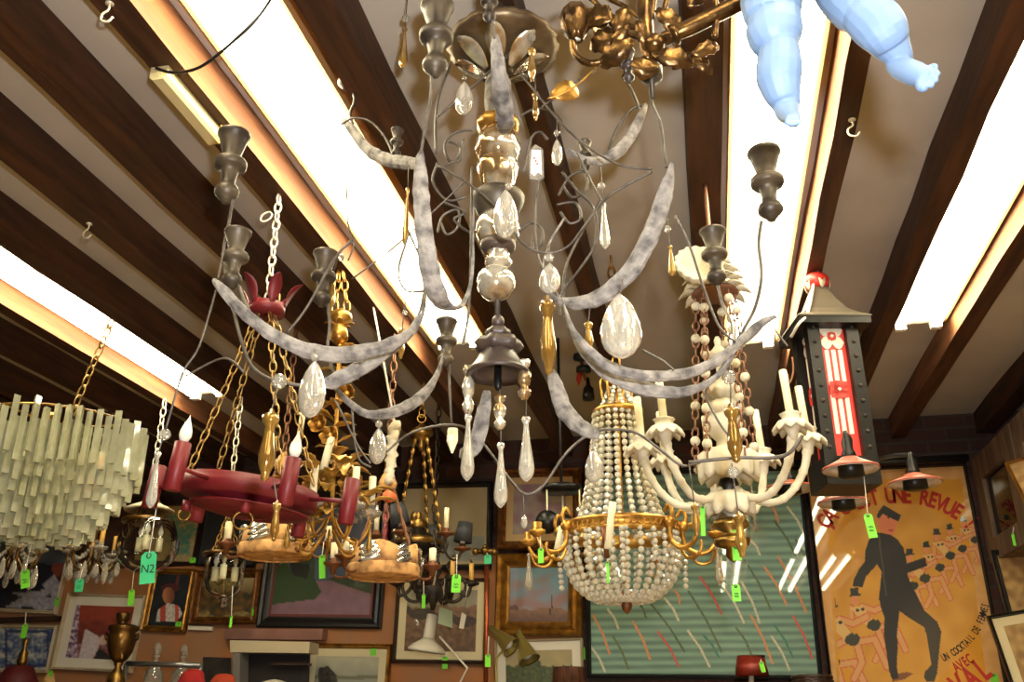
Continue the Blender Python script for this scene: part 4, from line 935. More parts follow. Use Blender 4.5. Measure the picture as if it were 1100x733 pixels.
for k in range(4):
    R4 = RZm @ Matrix.Rotation(PI/2*k, 3, 'Z')
    def G(x, z, y=-(HW-.022)): return c+R4 @ Vector((x, y, z))
    pn = mk('panel', lambda mb: mb.box(G(0, (zt+zb)/2, -(HW-.026)), (2*PWd, .006, zt-zb), R4), 'redbright')
    H = zt-zb
    def wh(mb):
        for part in range(2):
            zc = zt-.1-part*H*.46
            z1, z0 = (zt-.22*H, zt-.48*H) if part == 0 else (zt-.55*H, zt-.83*H)
            for j in (-1, 0, 1):
                mb.box(G(j*PWd*.5, (z0+z1)/2), (PWd*.3, .006, z1-z0), R4)
        for sx in (-1, 1):
            for sz in (-1, 1):
                cx_, cz_ = sx*PWd*.42, zt-.12*H+sz*.021
                mb.extrude([G(cx_+math.cos(u*PI/6)*PWd*.4*(1+.12*math.cos(4*u*PI/6)), cz_+math.sin(u*PI/6)*.021) for u in range(12)], R4 @ Vector((0, -.004, 0)))
        pass
    mk('white_pattern', wh, 'milk', pn)
    def rf(mb):
        for zc, kk in ((zt-.515*H, 1), (zt-.12*H, .45)):
            for dx, dz, w_, h_ in ((0, 0, 1.0, .5), (0, 0, .5, 1.0), (-.48, .48, .36, .36), (.48, .48, .36, .36), (-.48, -.48, .36, .36), (.48, -.48, .36, .36)):
                mb.box(G(dx*PWd*.75*kk, zc+dz*PWd*.75*kk, -(HW-.016)), (w_*PWd*1.35*kk, .004, h_*PWd*1.35*kk), R4)
    mk('red_flower', rf, 'redbright', pn)
    for zc in (zt-.515*H, zt-.12*H): mk('flower_centre', lambda mb: mb.box(G(0, zc, -(HW-.013)), (PWd*.22, .003, PWd*.22), R4 @ Matrix.Rotation(PI/4, 3, 'Y')), 'milk', pn)
def roof(mb):
    prof = [(1.5, -.004), (1.49, .0), (1.15, .018), (.82, .045), (.55, .085), (.32, .13), (.3, .14)]
    vs, fs = [], []
    for r, z in prof:
        for sx, sy in ((-1, -1), (1, -1), (1, 1), (-1, 1)): vs.append(L(sx*HW*r*.98, sy*HW*r*.98, zt+z))
    for i in range(len(prof)-1):
        for j in range(4): fs.append((i*4+j, i*4+(j+1) % 4, (i+1)*4+(j+1) % 4, (i+1)*4+j))
    fs.append((3, 2, 1, 0)); e = (len(prof)-1)*4; fs.append((e, e+1, e+2, e+3)); mb.add(vs, fs, False)
mk('pagoda_roof', roof, mat('roof_tin', C8(104, 94, 80), .45, .4))
mk('roof_eaves', lambda mb: mb.box(L(0, 0, zt-.016), (HW*2.85, HW*2.85, .022), RZm), 'blacksat')
mk('red_ball', lambda mb: mb.sphere(L(0, 0, zt+.165), .042, 16, 12, sxyz=(1, 1, .8)), 'redbright')
for k in range(5):
    q = 2*PI*k/5; mk('ball_petal', lambda mb: mb.leaf(L(0, 0, zt+.13)+Vector((math.cos(q), math.sin(q), 0))*.034, (math.cos(q)*.4, math.sin(q)*.4, 1), (math.cos(q), math.sin(q), 0), .05, .022, .5, .1), 'ivory')
mk('base_block', lambda mb: mb.box(L(0, 0, zb-.04), (HW*2.05, HW*2.05, .085), RZm), 'blacksat')
tp = L(0, 0, zt+.195); mk('hook_ring', lambda mb: mb.torus(tp+Vector((0, 0, .02)), .024, .005, (1, .4, 0)), 'silver')
ce = Vector((tp.x, tp.y, ceil_at(tp.x))); mk('hook', lambda mb: mb.tube([tp+Vector((0, 0, .04)), ce], .005, 8), 'silver')
mk('cord', lambda mb: mb.tube([tp, P(868, 335, Y-.1), P(858, 348, Y-.15), P(850, 362, Y-.1)], .005, 6, samp=5), 'string')
mk('loose_cord', lambda mb: mb.tube([P(851, 384, 2.75), P(852, 400, 2.75), P(848, 412, 2.75), P(846, 402, 2.75)], .003, 6, samp=6), 'rust')
# ---------------------------------------------------------------- three enamel lamp shades with red rims
M['shade'] = mat('white_enamel_shade', C8(206, 190, 176), .3)
M['salmon'] = mat('red_enamel_rim', C8(150, 80, 62), .35)
def enamel(ax, py, hw, Y, label, route):
    c = P(ax, py, Y); s = sc(ax, py, Y); R = hw*s
    t = thing('enamel_pendant_lamp', c, label, 'lamp', 'red rimmed enamel pendant lamps'); mk = mkt(t)
    mk('enamel_shade', lambda mb: mb.lathe(c, [(R, 0), (R*.98, .006), (R*.7, .016), (R*.4, .028), (R*.3, .034), (R*.28, .03), (R*.4, .024), (R*.7, .011), (R*.97, -.001)], 40), 'salmon')
    mk('shade_lining', lambda mb: mb.lathe(c, [(R*.96, -.002), (R*.7, .009), (R*.42, .02), (R*.1, .022), (R*.1, .024), (R*.7, .010), (R*.96, 0)], 40), 'shade')
    mk('lamp_socket', lambda mb: mb.lathe(c, [(R*.3, -.022), (R*.46, -.018), (R*.44, .014), (R*.36, .03), (R*.3, .03)], 24), 'blacksat')
    mk('cap', lambda mb: mb.lathe(c, [(R*.26, .028), (R*.26, .045), (R*.18, .055), (R*.2, .075), (R*.1, .1), (.006, .11)], 20), 'blacksat')
    mk('bracket_arm', lambda mb: mb.tube([c+Vector((0, 0, .1))]+[P(*q) for q in route], .008, 8, samp=4), 'black')
enamel(914, 505, 30, 2.6, 'flat red rimmed enamel pendant lamp in front of the lantern base', [(913, 474, 2.64), (909, 478, 2.78)])
enamel(906, 541, 27, 3.12, 'flat red rimmed enamel pendant lamp showing below the lantern base', [(906, 522, 3.0)])
enamel(848, 526, 28, 3.7, 'flat red rimmed enamel pendant lamp partly hidden behind the white chandelier arms', [(850, 500, 3.9), (852, 498, 4.88)])
enamel(983, 520, 28, 3.3, 'flat red rimmed enamel pendant lamp hanging alone before the yellow poster', [(978, 489, 3.36), (960, 490, 3.6), (940, 494, 4.2), (925, 497, 4.88)])
# ---------------------------------------------------------------- pictures on the back wall
def nz(x, y, s=1, o=0): return noise.noise(Vector((x*s, y*s, o)))
def mixc(a, b, t):
    t = max(0, min(1, t)); return tuple(a[i]*(1-t)+b[i]*t for i in range(3))
def inpoly(x, y, pl):
    c = False; j = len(pl)-1
    for i in range(len(pl)):
        xi, yi = pl[i]; xj, yj = pl[j]
        if (yi > y) != (yj > y) and x < (xj-xi)*(y-yi)/(yj-yi)+xi: c = not c
        j = i
    return c
def seg(x, y, a, b):
    dx, dy = b[0]-a[0], b[1]-a[1]; t = max(0, min(1, ((x-a[0])*dx+(y-a[1])*dy)/(dx*dx+dy*dy+1e-9)))
    return math.hypot(x-a[0]-dx*t, y-a[1]-dy*t)
def ell(x, y, cx, cy, rx, ry): return ((x-cx)/rx)**2+((y-cy)/ry)**2 < 1
WY = YB-.035
class Pic: pass
def picture(name, label, corners, inset, fmat, fn, res, cat='picture', matw=0, matcol=None, depth=.03, Y=WY, prof=None, glazed=False, group=None, lift=.004, wall=True):
    """corners TL,TR,BR,BL in photo pixels on the plane Y; inset = moulding width in pixels"""
    q = [P(x, y, Y) for x, y in corners]
    u = ((q[1]-q[0])+(q[2]-q[3])); W = u.length/2; u.normalize(); u.y = 0; u.normalize()
    v = Vector((-u.z, 0, u.x)); v = -v if v.z > 0 else v
    Hh = ((q[3]-q[0]).dot(v)+(q[2]-q[1]).dot(v))/2
    cc = (q[0]+q[1]+q[2]+q[3])/4; tl = cc-u*W/2-v*Hh/2; n = Vector((0, -1, 0))
    s = sc(cc.x and corners[0][0], corners[0][1], Y); wf = inset*s
    t = thing(name, cc+v*Hh/2, label, cat, group)
    def at(a, b, d): return tl+u*a+v*b+n*d
    pr = prof or [(0, 0), (0, .75), (.15, 1), (.4, .8), (.62, .95), (.85, .55), (1, .45), (1, 0)]
    vs, fs = [], []
    for (i, d) in pr:
        k = i*wf; vs += [at(k, k, d*depth), at(W-k, k, d*depth), at(W-k, Hh-k, d*depth), at(k, Hh-k, d*depth)]
    for i in range(len(pr)-1):
        for j in range(4): fs.append((i*4+j, i*4+(j+1) % 4, (i+1)*4+(j+1) % 4, (i+1)*4+j))
    MB().add(vs, fs, False).build('frame', fmat, t)
    x0 = wf*.97
    if matw:
        mw_ = matw*s; o0, o1 = x0, wf+mw_; vs = []
        for k, d in ((o0, depth*.4), (o1, depth*.4), (o1, depth*.3)): vs += [at(k, k, d), at(W-k, k, d), at(W-k, Hh-k, d), at(k, Hh-k, d)]
        MB().add(vs, [(i*4+j, i*4+(j+1) % 4, (i+1)*4+(j+1) % 4, (i+1)*4+j) for i in range(2) for j in range(4)], False).build('mount', matcol, t); x0 = o1*.99
    nx, ny = res; vs, cols = [], []
    for j in range(ny+1):
        for i in range(nx+1):
            p = at(x0+(W-2*x0)*i/nx, x0+(Hh-2*x0)*j/ny, depth*.3-.001); vs.append(p)
            cols.append((*lin(fn(*proj(p))), 1))
    mb = MB(); mb.add(vs, [(j*(nx+1)+i, j*(nx+1)+i+1, (j+1)*(nx+1)+i+1, (j+1)*(nx+1)+i) for j in range(ny) for i in range(nx)], False)
    o = mb.build('painted_canvas', 'glazed' if glazed else 'paint', t)
    at_ = o.data.color_attributes.new('Col', 'FLOAT_COLOR', 'POINT'); at_.data.foreach_set('color', [c for k in cols for c in k])
    t_ = Pic(); t_.o = t; t_.at = at; t_.W = W; t_.H = Hh; t_.s = s; t_.u = u; t_.v = v; return t_
c8 = lambda r, g, b: (r/255, g/255, b/255)
M['palewood'] = mat('pale_frame', C8(196, 178, 148), .5, col2=C8(176, 156, 124), scale=8)
M['blackframe'] = mat('black_frame', C8(24, 22, 22), .35)
M['darkwood'] = mat('dark_frame_wood', C8(62, 40, 30), .45, col2=C8(44, 28, 22), scale=10)
M['goldframe'] = mat('gold_frame', C8(176, 124, 46), .38, .7, col2=C8(122, 80, 28), scale=22, bump=.3)
M['browngold'] = mat('carved_brown_gold_frame', C8(132, 82, 34), .45, .5, col2=C8(80, 48, 22), scale=34, bump=.7)
M['creammat'] = mat('cream_mount', C8(206, 190, 150), .8)
M['whitemat'] = mat('white_mount', C8(214, 204, 184), .8)
M['tanmat'] = mat('tan_mount', C8(186, 156, 108), .8)
def f_leaves(x, y):
    if y < 606+nz(x, y, .05)*2:
        return mixc(c8(92, 104, 122), c8(70, 80, 96), nz(x, y, .08)+.5)
    for pl in ([(4, 653), (30, 638), (64, 630), (48, 642), (70, 640), (46, 652)], [(10, 636), (34, 636), (50, 640), (30, 645)], [(45, 628), (58, 618), (66, 630), (62, 648)], [(30, 650), (60, 645), (66, 656), (40, 656)]):
        if inpoly(x, y, pl): return mixc(c8(168, 164, 170), c8(128, 126, 138), nz(x, y, .25)+.5)
    if ell(x, y, 62, 610, 7, 9): return c8(120, 54, 44)
    return mixc(c8(26, 28, 44), c8(14, 14, 22), nz(x, y, .1)+.5)
picture('framed_picture', 'dark picture with pale pointed leaves in a thin pale frame at the far left', [(-34, 548), (84, 551), (66, 661), (-46, 656)], 4, 'palewood', f_leaves, (60, 50))
def f_blue(x, y):
    a = nz(x*.5, y, .12, 3)+.6*nz(x, y, .3, 5)
    e = min(abs(x-2), abs(x-56), abs(y-674), abs(y-720))
    c = mixc(c8(58, 76, 116), c8(196, 188, 172), a*1.1+.45)
    return mixc(c, c8(38, 46, 78), .8 if 3 < e < 6 else 0)
picture('framed_picture', 'blue and white swirling abstract picture in a narrow pale frame at the bottom left', [(-8, 671), (63, 672), (55, 724), (-16, 722)], 4, 'palewood', f_blue, (50, 40))
mb = MB(); a, b = P(-60, 664, WY), P(67, 668, WY); mb.box2((XL+.1, WY-.05, a.z-.04), (b.x, WY+.02, a.z-.012)); tag(mb.build('picture_rail', 'darkwood'), 'dark brown wooden rail between the leaf picture and the blue abstract', 'shelf')
def f_rose(x, y):
    if inpoly(x, y, [(88, 690), (92, 676), (106, 684), (107, 694), (98, 710), (84, 708)]): return mixc(c8(214, 200, 196), c8(188, 170, 176), nz(x, y, .3)+.5)
    if inpoly(x, y, [(100, 711), (106, 696), (112, 700), (122, 711)]): return c8(40, 36, 40)
    if ell(x, y, 111, 688, 5, 5): return c8(210, 176, 160)
    if x < 86-(y-650)*.08: return mixc(c8(96, 70, 98), c8(214, 196, 204), nz(x, y, .3)*1.2+.45)
    if y > 692: return mixc(c8(180, 130, 140), c8(110, 60, 60), nz(x, y, .2)+.5)
    return mixc(c8(150, 62, 40), c8(96, 40, 34), (y-660)/30+nz(x, y, .15)*.5)
picture('framed_picture', 'white mounted picture of a figure with a large pale shape under a red sky', [(74, 637), (158, 641), (144, 723), (59, 720)], 3, 'palewood', f_rose, (54, 50), matw=9, matcol=M['whitemat'], glazed=True)
def f_portrait(x, y):
    if inpoly(x, y, [(167, 668), (170, 655), (180, 648), (192, 651), (196, 660), (190, 668)]):
        return c8(176, 70, 60) if abs(x-175) < 3 or abs(x-190) < 2 else mixc(c8(206, 196, 182), c8(160, 150, 140), nz(x, y, .4)+.4)
    if ell(x, y, 181, 640, 6.5, 9): return mixc(c8(176, 112, 74), c8(110, 64, 44), (x-180)/8+.4)
    if ell(x, y, 183, 632, 10, 5): return c8(70, 26, 28)
    if seg(x, y, (189, 634), (192, 616)) < 1.4: return c8(90, 44, 34)
    return mixc(c8(22, 30, 36), c8(14, 16, 20), nz(x, y, .1)+.5)
picture('framed_picture', 'small portrait with white collar on a dark ground in a gold frame', [(163, 611), (211, 612), (202, 681), (156, 678)], 6, 'goldframe', f_portrait, (44, 60))
def f_flowers(x, y):
    d = min(math.hypot(x-a, y-b)-r for a, b, r in ((192, 578, 11), (203, 572, 8), (186, 562, 8), (196, 588, 9)))
    if d+nz(x, y, .3)*6 < 0: return mixc(c8(60, 116, 112), c8(132, 140, 96), nz(x, y, .2, 2)+.4)
    return mixc(c8(172, 148, 98), c8(150, 126, 84), nz(x, y, .08)+.5)
picture('framed_picture', 'tan picture of blue green flowers behind the larger glass globe lantern', [(150, 541), (216, 542), (214, 607), (148, 605)], 2.5, 'darkwood', f_flowers, (44, 44))
picture('dark_panel', 'plain black panel picture above the landscape in the carved brown frame', [(218, 533), (281, 533), (280, 610), (217, 609)], 2.5, 'blackframe', lambda x, y: mixc(c8(26, 28, 36), c8(18, 19, 26), nz(x, y, .06)+.5), (12, 12), glazed=True)
def f_grove(x, y):
    if y < 636+nz(x, y, .2)*5 and x > 216 and x+nz(x, y, .15)*14 > 222: return mixc(c8(150, 134, 92), c8(96, 78, 40), (y-622)/18)
    if y > 656 and nz(x*.4, y, .12)*8+660 < y: return mixc(c8(150, 128, 70), c8(96, 78, 36), nz(x, y, .2)+.5)
    return mixc(c8(104, 72, 28), c8(46, 38, 18), nz(x, y, .16)*1.3+.5)
picture('framed_picture', 'brown woodland landscape in a carved brown and gold frame', [(211, 614), (282, 613), (279, 671), (208, 672)], 8, 'browngold', f_grove, (50, 40), depth=.05)
def f_road(x, y):
    if inpoly(x, y, [(288, 626), (290, 590), (338, 590), (338, 622), (345, 636), (338, 644), (290, 650)]) and not inpoly(x, y, [(309, 605), (334, 606), (330, 622), (314, 618)]):
        return c8(38, 62, 28)
    if inpoly(x, y, [(309, 595), (335, 595), (331, 622), (314, 620)]): return c8(18, 20, 20)
    if inpoly(x, y, [(350, 622), (372, 618), (404, 612), (404, 640), (372, 630)]): return c8(26, 36, 26) if y < 622 else c8(36, 56, 30)
    if y < 624: return mixc(c8(78, 88, 116), c8(66, 76, 104), nz(x, y, .05)+.5)
    return mixc(c8(126, 92, 104), c8(112, 82, 94), nz(x, y, .1)+.5)
picture('framed_picture', 'purple road between green fields under a blue grey sky in a wide black frame', [(289, 530), (420, 528), (412, 676), (283, 675)], 11, 'blackframe', f_road, (100, 90), matw=2.5, matcol=mat('dark_red_inner', C8(96, 40, 34), .6), glazed=True)
def f_harbour(x, y):
    if inpoly(x, y, [(342, 736), (342, 718), (352, 716), (362, 726), (362, 736)]): return mixc(c8(74, 66, 56), c8(40, 38, 34), nz(x, y, .3)+.5)
    if 726 < y < 730: return c8(110, 104, 86)
    return mixc(c8(178, 170, 142), c8(140, 140, 124), (y-704)/26+nz(x, y, .1)*.3)
picture('framed_picture', 'harbour watercolour in a broad cream frame at the bottom', [(329, 691), (421, 693), (417, 772), (323, 770)], 5, 'goldframe', f_harbour, (50, 40), matw=8, matcol=M['creammat'])
def f_horses(x, y):
    if y < 652+nz(x, y, .15)*4: return mixc(c8(146, 140, 116), c8(128, 118, 96), nz(x, y, .1)+.5)
    for cx_, cy_ in ((452, 660), (478, 664), (500, 668)):
        if ell(x, y, cx_, cy_, 13, 6) or seg(x, y, (cx_-10, cy_), (cx_-17, cy_-9)) < 3: return mixc(c8(70, 48, 34), c8(40, 28, 22), nz(x, y, .3)+.5)
    return mixc(c8(124, 88, 58), c8(84, 60, 40), nz(x, y, .2)+.5+(y-680)/60)
picture('framed_picture', 'horses in a brown field, cream mount and dark frame, behind the white desk lamp', [(425, 623), (527, 621), (522, 715), (425, 712)], 4, 'darkwood', f_horses, (70, 60), matw=8, matcol=M['creammat'], glazed=True)
def f_cream(x, y):
    if 470 < x < 521 and 577 < y < 604: return mixc(c8(128, 128, 116), c8(110, 112, 104), nz(x, y, .1)+.5)
    return mixc(c8(164, 146, 104), c8(148, 130, 92), nz(x, y, .04)+.5)
tan = picture('framed_picture', 'large tan picture in a black frame behind the black and brass chandelier', [(430, 523), (530, 518), (530, 614), (428, 615)], 6, 'blackframe', f_cream, (60, 60), glazed=True, depth=.04)
tan.o.rotation_euler = (0, 0, math.radians(3.9)); tan.o.location.y -= .03      # hangs a little askew from the wall
def f_rosy(x, y):
    return mixc(c8(150, 138, 120), c8(136, 104, 112), nz(x, y, .1)*1.4+.5)
picture('framed_picture', 'pale lilac picture with a tan mount in a brown gold frame behind the clear drops', [(536, 506), (626, 504), (624, 591), (536, 592)], 9, 'browngold', f_rosy, (40, 40), matw=7, matcol=M['tanmat'], depth=.05)
def f_sea(x, y):
    if y > 655+nz(x, y, .1)*4:
        if seg(x, y, (591, 648), (591, 660)) < .8: return c8(60, 40, 36)
        return mixc(c8(128, 92, 66), c8(84, 56, 46), (y-655)/14+nz(x, y, .2)*.4)
    if inpoly(x, y, [(546, 672), (546, 652), (554, 650), (562, 660), (570, 672)]): return c8(90, 58, 48)
    if seg(x, y, (593, 640), (593, 660)) < .7: return c8(70, 48, 44)
    t = (y-608)/44+nz(x*.6, y, .09)*.9+(560-x)/160
    return mixc(c8(112, 146, 164), c8(140, 108, 106), t)
picture('framed_picture', 'seascape with small boats and pink clouds in a wide bright gold frame', [(534, 597), (626, 595), (625, 685), (534, 683)], 14, 'goldframe', f_sea, (60, 56), depth=.06)
def f_pond(x, y):
    if y > 716+nz(x, y, .3)*4 or (ell(x, y, 572, 713, 9, 6)) : return mixc(c8(84, 92, 52), c8(52, 60, 36), nz(x, y, .3)+.5)
    return mixc(c8(170, 152, 104), c8(148, 132, 96), nz(x, y, .07)+.5)
picture('framed_picture', 'white mounted landscape with trees below the gold framed seascape', [(534, 688), (628, 686), (627, 775), (531, 777)], 2.5, 'palewood', f_pond, (50, 44), matw=9, matcol=M['whitemat'], glazed=True)
# green slatted artwork of slanting strokes
STR = []
random.seed(21)
for (x0, y0, x1, y1, c) in [(637, 661, 655, 703, 'o'), (658, 683, 675, 719, 'g'), (680, 668, 698, 708, 'o'), (707, 679, 729, 716, 'r'), (739, 678, 762, 716, 'w'), (714, 643, 729, 667, 'w'), (725, 634, 730, 648, 'o'), (752, 620, 775, 660, 'r'), (765, 586, 777, 621, 'o'), (777, 630, 799, 669, 'w'), (797, 626, 816, 669, 'w'), (807, 662, 830, 713, 'o'), (829, 684, 848, 720, 'w'), (852, 662, 873, 708, 'r'), (836, 598, 866, 658, 'o'), (821, 609, 845, 650, 'o'), (806, 580, 816, 596, 'w'), (846, 545, 864, 575, 'w'), (634, 694, 650, 722, 'w'), (653, 655, 664, 675, 'w'), (740, 636, 775, 700, 'd'), (800, 602, 828, 655, 'd'), (791, 675, 807, 703, 'd'), (832, 672, 852, 707, 't'), (700, 650, 735, 700, 'd'), (755, 682, 772, 706, 't'), (684, 646, 694, 664, 'd'), (832, 560, 856, 600, 'd'), (855, 580, 870, 615, 'd'), (645, 590, 660, 640, 'd'), (712, 558, 722, 582, 'o'), (826, 540, 836, 560, 'o'), (800, 545, 812, 570, 'd'), (760, 555, 790, 615, 'd')]:
    STR.append(((x0, y0), (x1, y1), {'o': c8(196, 122, 70), 'g': c8(78, 92, 44), 'r': c8(182, 66, 52), 'w': c8(186, 178, 150), 'd': c8(66, 84, 46), 't': c8(40, 104, 82)}[c]))
def f_green(x, y):
    for a, b, c in STR:
        if a[0]-3 < x < b[0]+3 and a[1]-3 < y < b[1]+3:
            m = ((a[0]+b[0])/2+1.5, (a[1]+b[1])/2-1)
            if min(seg(x, y, a, m), seg(x, y, m, b)) < 1.15: return c
    k = y-(x-750)*-.012
    st = .5+.5*math.sin(2*PI*k/8.6)
    return mixc(c8(116, 150, 128), c8(70, 98, 88), st*.8+nz(x*.2, y, .2)*.3)
picture('slatted_artwork', 'large green slatted panel with slanting red, orange and white strokes in a thin black frame', [(630, 508), (863, 503), (881, 729), (630, 730)], 4, 'blackframe', f_green, (250, 230), cat='artwork', Y=WY+.015, glazed=True)
# the yellow poster
def z5(x, y): return (860+x/4.496, 570+y/4.496)
MAN = [z5(*p) for p in [(372, 10), (330, 45), (312, 100), (310, 150), (280, 190), (258, 235), (250, 270), (300, 275), (315, 225), (370, 165), (392, 200), (385, 260), (378, 330), (390, 380), (405, 420), (402, 500), (415, 600), (425, 670), (442, 722), (472, 715), (465, 640), (470, 560), (466, 500), (478, 390), (520, 420), (600, 470), (612, 530), (622, 600), (630, 650), (600, 685), (596, 712), (610, 733), (645, 733), (660, 690), (668, 600), (680, 490), (660, 440), (600, 390), (560, 310), (530, 250), (515, 207), (612, 172), (600, 130), (512, 160), (500, 90), (470, 45), (430, 18)]]
HAT = [(x/5.5+860, y/5.5+500) for x, y in [(490, 235), (594, 295), (578, 334), (520, 305), (486, 288), (462, 315), (448, 300), (462, 270)]]
FACE = [(x/5.5+860, y/5.5+500) for x, y in [(482, 290), (520, 306), (576, 334), (560, 380), (545, 412), (510, 408), (470, 385), (455, 345), (452, 312)]]
DAN = [(215, 528, 1.1), (322, 458, 1.0), (575, 232, .8), (700, 122, .72), (760, 88, .66), (822, 45, .62), (520, 268, .75), (118, 640, 1.1), (650, 180, .7)]
def dancer(x, y):
    for dx, dy, k in DAN:
        X, Y_ = (x-(860+(dx+35*k)/4.496))*4.496/k, (y-(570+dy/4.496))*4.496/k
        if not (-120 < X < 200 and -190 < Y_ < 200): continue
        if ell(X+.35*Y_, Y_*1.05-.2*X, 0, 0, 36+nz(X, Y_, .05)*9, 30+nz(X, Y_, .07)*8): return c8(44, 46, 34)
        if inpoly(X, Y_, [(-118, -178), (-78, -182), (-76, -150), (-116, -146)]) or seg(X, Y_, (-122, -142), (-70, -148)) < 5: return c8(40, 42, 34)
        if ell(X, Y_, -95, -122, 17, 22): return c8(214, 132, 88)
        if inpoly(X, Y_, [(-118, -84), (-60, -96), (-10, -30), (-40, 0)]):
            if ell(X, Y_, -82, -72, 9, 8) or ell(X, Y_, -56, -76, 9, 8): return c8(46, 44, 34)
            return c8(216, 172, 104)
        d = min(seg(X, Y_, (20, 10), (95, -2)), seg(X, Y_, (95, -2), (150, 120)), seg(X, Y_, (20, 30), (40, 100)), seg(X, Y_, (40, 100), (5, 170)), seg(X, Y_, (-60, -90), (0, -70)), seg(X, Y_, (0, -70), (60, -100)), seg(X, Y_, (-118, -84), (-110, -10)))
        if d < 12: return c8(212, 152, 92)
        if d < 18: return c8(200, 98, 62)
    return None
def f_poster(x, y):
    t = max(0, min(1, (y-507)/226)); xl, xr = 874+t*14, 1043+t*28
    if inpoly(x, y, HAT): return c8(30, 28, 26)
    if inpoly(x, y, FACE):
        if ell(x, y, 955, 556.5, 2.2, 1): return c8(80, 44, 30)
        return c8(212, 120, 74) if not ell(x, y, 957, 570, 3, 1.2) else c8(170, 60, 46)
    if inpoly(x, y, MAN):
        return c8(26, 24, 24) if seg(x, y, (944, 575), (952, 640)) > .8 else c8(74, 64, 56)
    if inpoly(x, y, [(958, 733), (960, 725), (974, 722), (981, 724), (972, 730)]): return c8(122, 70, 36)
    if x-xl > 14:
        d = dancer(x, y)
        if d: return d
    if x-xl < 11 or xr-x < 11 or y < 515: return mixc(c8(214, 160, 92), c8(202, 146, 78), nz(x, y, .1)+.5)
    if ell(x, y, 966, 640, 82, 104): return mixc(c8(212, 152, 52), c8(198, 136, 36), nz(x, y, .05)+.5)
    return mixc(c8(216, 150, 12), c8(200, 132, 6), nz(x, y, .05)+.5)
po = picture('revue_poster', 'tall yellow poster of a striding man in black with red arched lettering', [(869, 505), (1045, 499), (1077, 760), (888, 763)], 3, 'blackframe', f_poster, (220, 300), cat='poster', glazed=True)
def letters(s, pts, size, m, nm, tilt=0, sx=1, bold=.045):
    ps = [P(x, y, WY-.0115) for x, y in pts]
    path, _ = smoothpath(ps, 1, 16); ln = [0]
    for i in range(len(path)-1): ln.append(ln[-1]+(path[i+1]-path[i]).length)
    for k, ch in enumerate(s):
        if ch == ' ': continue
        d = ln[-1]*(k+.5)/len(s); i = max(j for j in range(len(ln)) if ln[j] <= d); i = min(i, len(path)-2)
        p = path[i].lerp(path[i+1], (d-ln[i])/max(1e-6, ln[i+1]-ln[i])); tn = (path[i+1]-path[i]).normalized()
        up = Vector((-tn.z, 0, tn.x)); mt = Matrix(((tn.x*sx, up.x, 0, p.x), (0, 0, -1, p.y), (tn.z*sx, up.z, 0, p.z), (0, 0, 0, 1)))
        text(ch, size*1.35, m, po.o, mt, nm, bold=bold)
M['posterred'] = mat('poster_red', C8(176, 44, 28), .7); M['posterblack'] = mat('poster_black', C8(40, 34, 26), .7)
letters("ÇA C'EST UNE REVUE !", [(884, 564), (897, 550), (918, 541), (940, 535), (965, 533), (990, 535), (1012, 542), (1032, 553), (1046, 566)], .084, 'posterred', 'red_letter', sx=.66, bold=.035)
letters('UN COCKTAIL DE FEMMES', [(1012, 708), (1022, 703), (1036, 693), (1048, 679), (1055, 664), (1059, 649)], .034, 'posterblack', 'black_letter', bold=.02, sx=.55)
letters('AVEC', [(1025, 719), (1044, 707)], .046, 'posterred', 'red_letter', sx=.62, bold=.03)
letters('DORVAL', [(984, 764), (1022, 743), (1062, 716)], .1, 'posterred', 'red_letter', sx=.66, bold=.035)
# pictures at the right edge
def f_sepia(x, y): return mixc(c8(176, 140, 80), c8(130, 96, 52), nz(x, y, .12)*1.3+.5)
RY = 4.7
picture('framed_picture', 'brown toned picture in a black frame at the right below the glazed cabinet', [(1067, 592), (1150, 584), (1158, 664), (1078, 670)], 6, 'blackframe', f_sepia, (30, 30), Y=4.85)
picture('framed_picture', 'cream mounted picture in a black frame at the lower right edge', [(1073, 661), (1160, 644), (1172, 760), (1082, 772)], 4, 'blackframe', f_sepia, (40, 40), matw=9, matcol=M['creammat'], Y=4.7, glazed=True)
picture('framed_picture', 'small thin gold framed picture in front of the glazed cabinet', [(1091, 502), (1150, 470), (1160, 560), (1100, 562)], 2.5, 'goldframe', f_sepia, (20, 20), Y=4.1)
# ---------------------------------------------------------------- furniture below the frame that the lower things stand on
def shelf_top(x0, x1, Y, z, name, label, d=.72):
    t = thing(name, ((x0+x1)/2, Y, 0), label, 'cabinet'); mk = mkt(t)
    mk('body', lambda mb: mb.box2((x0, Y-d/2, 0), (x1, Y+d/2, z-.03)), 'darkwood')
    mk('worktop', lambda mb: mb.box2((x0-.02, Y-d/2-.02, z-.03), (x1+.02, Y+d/2+.02, z)), 'darkwood')
ZS = P(500, 752, 4.6).z
shelf_top(-3.9, -.4, 4.49, ZS, 'tall_cabinet', 'long tall dark wooden cabinet under the pictures, below the frame')
shelf_top(.1, 1.1, 4.49, ZS, 'tall_cabinet', 'tall dark wooden cabinet under the poster, below the frame')
def stand(ax, Y): return P(ax, 740, Y)
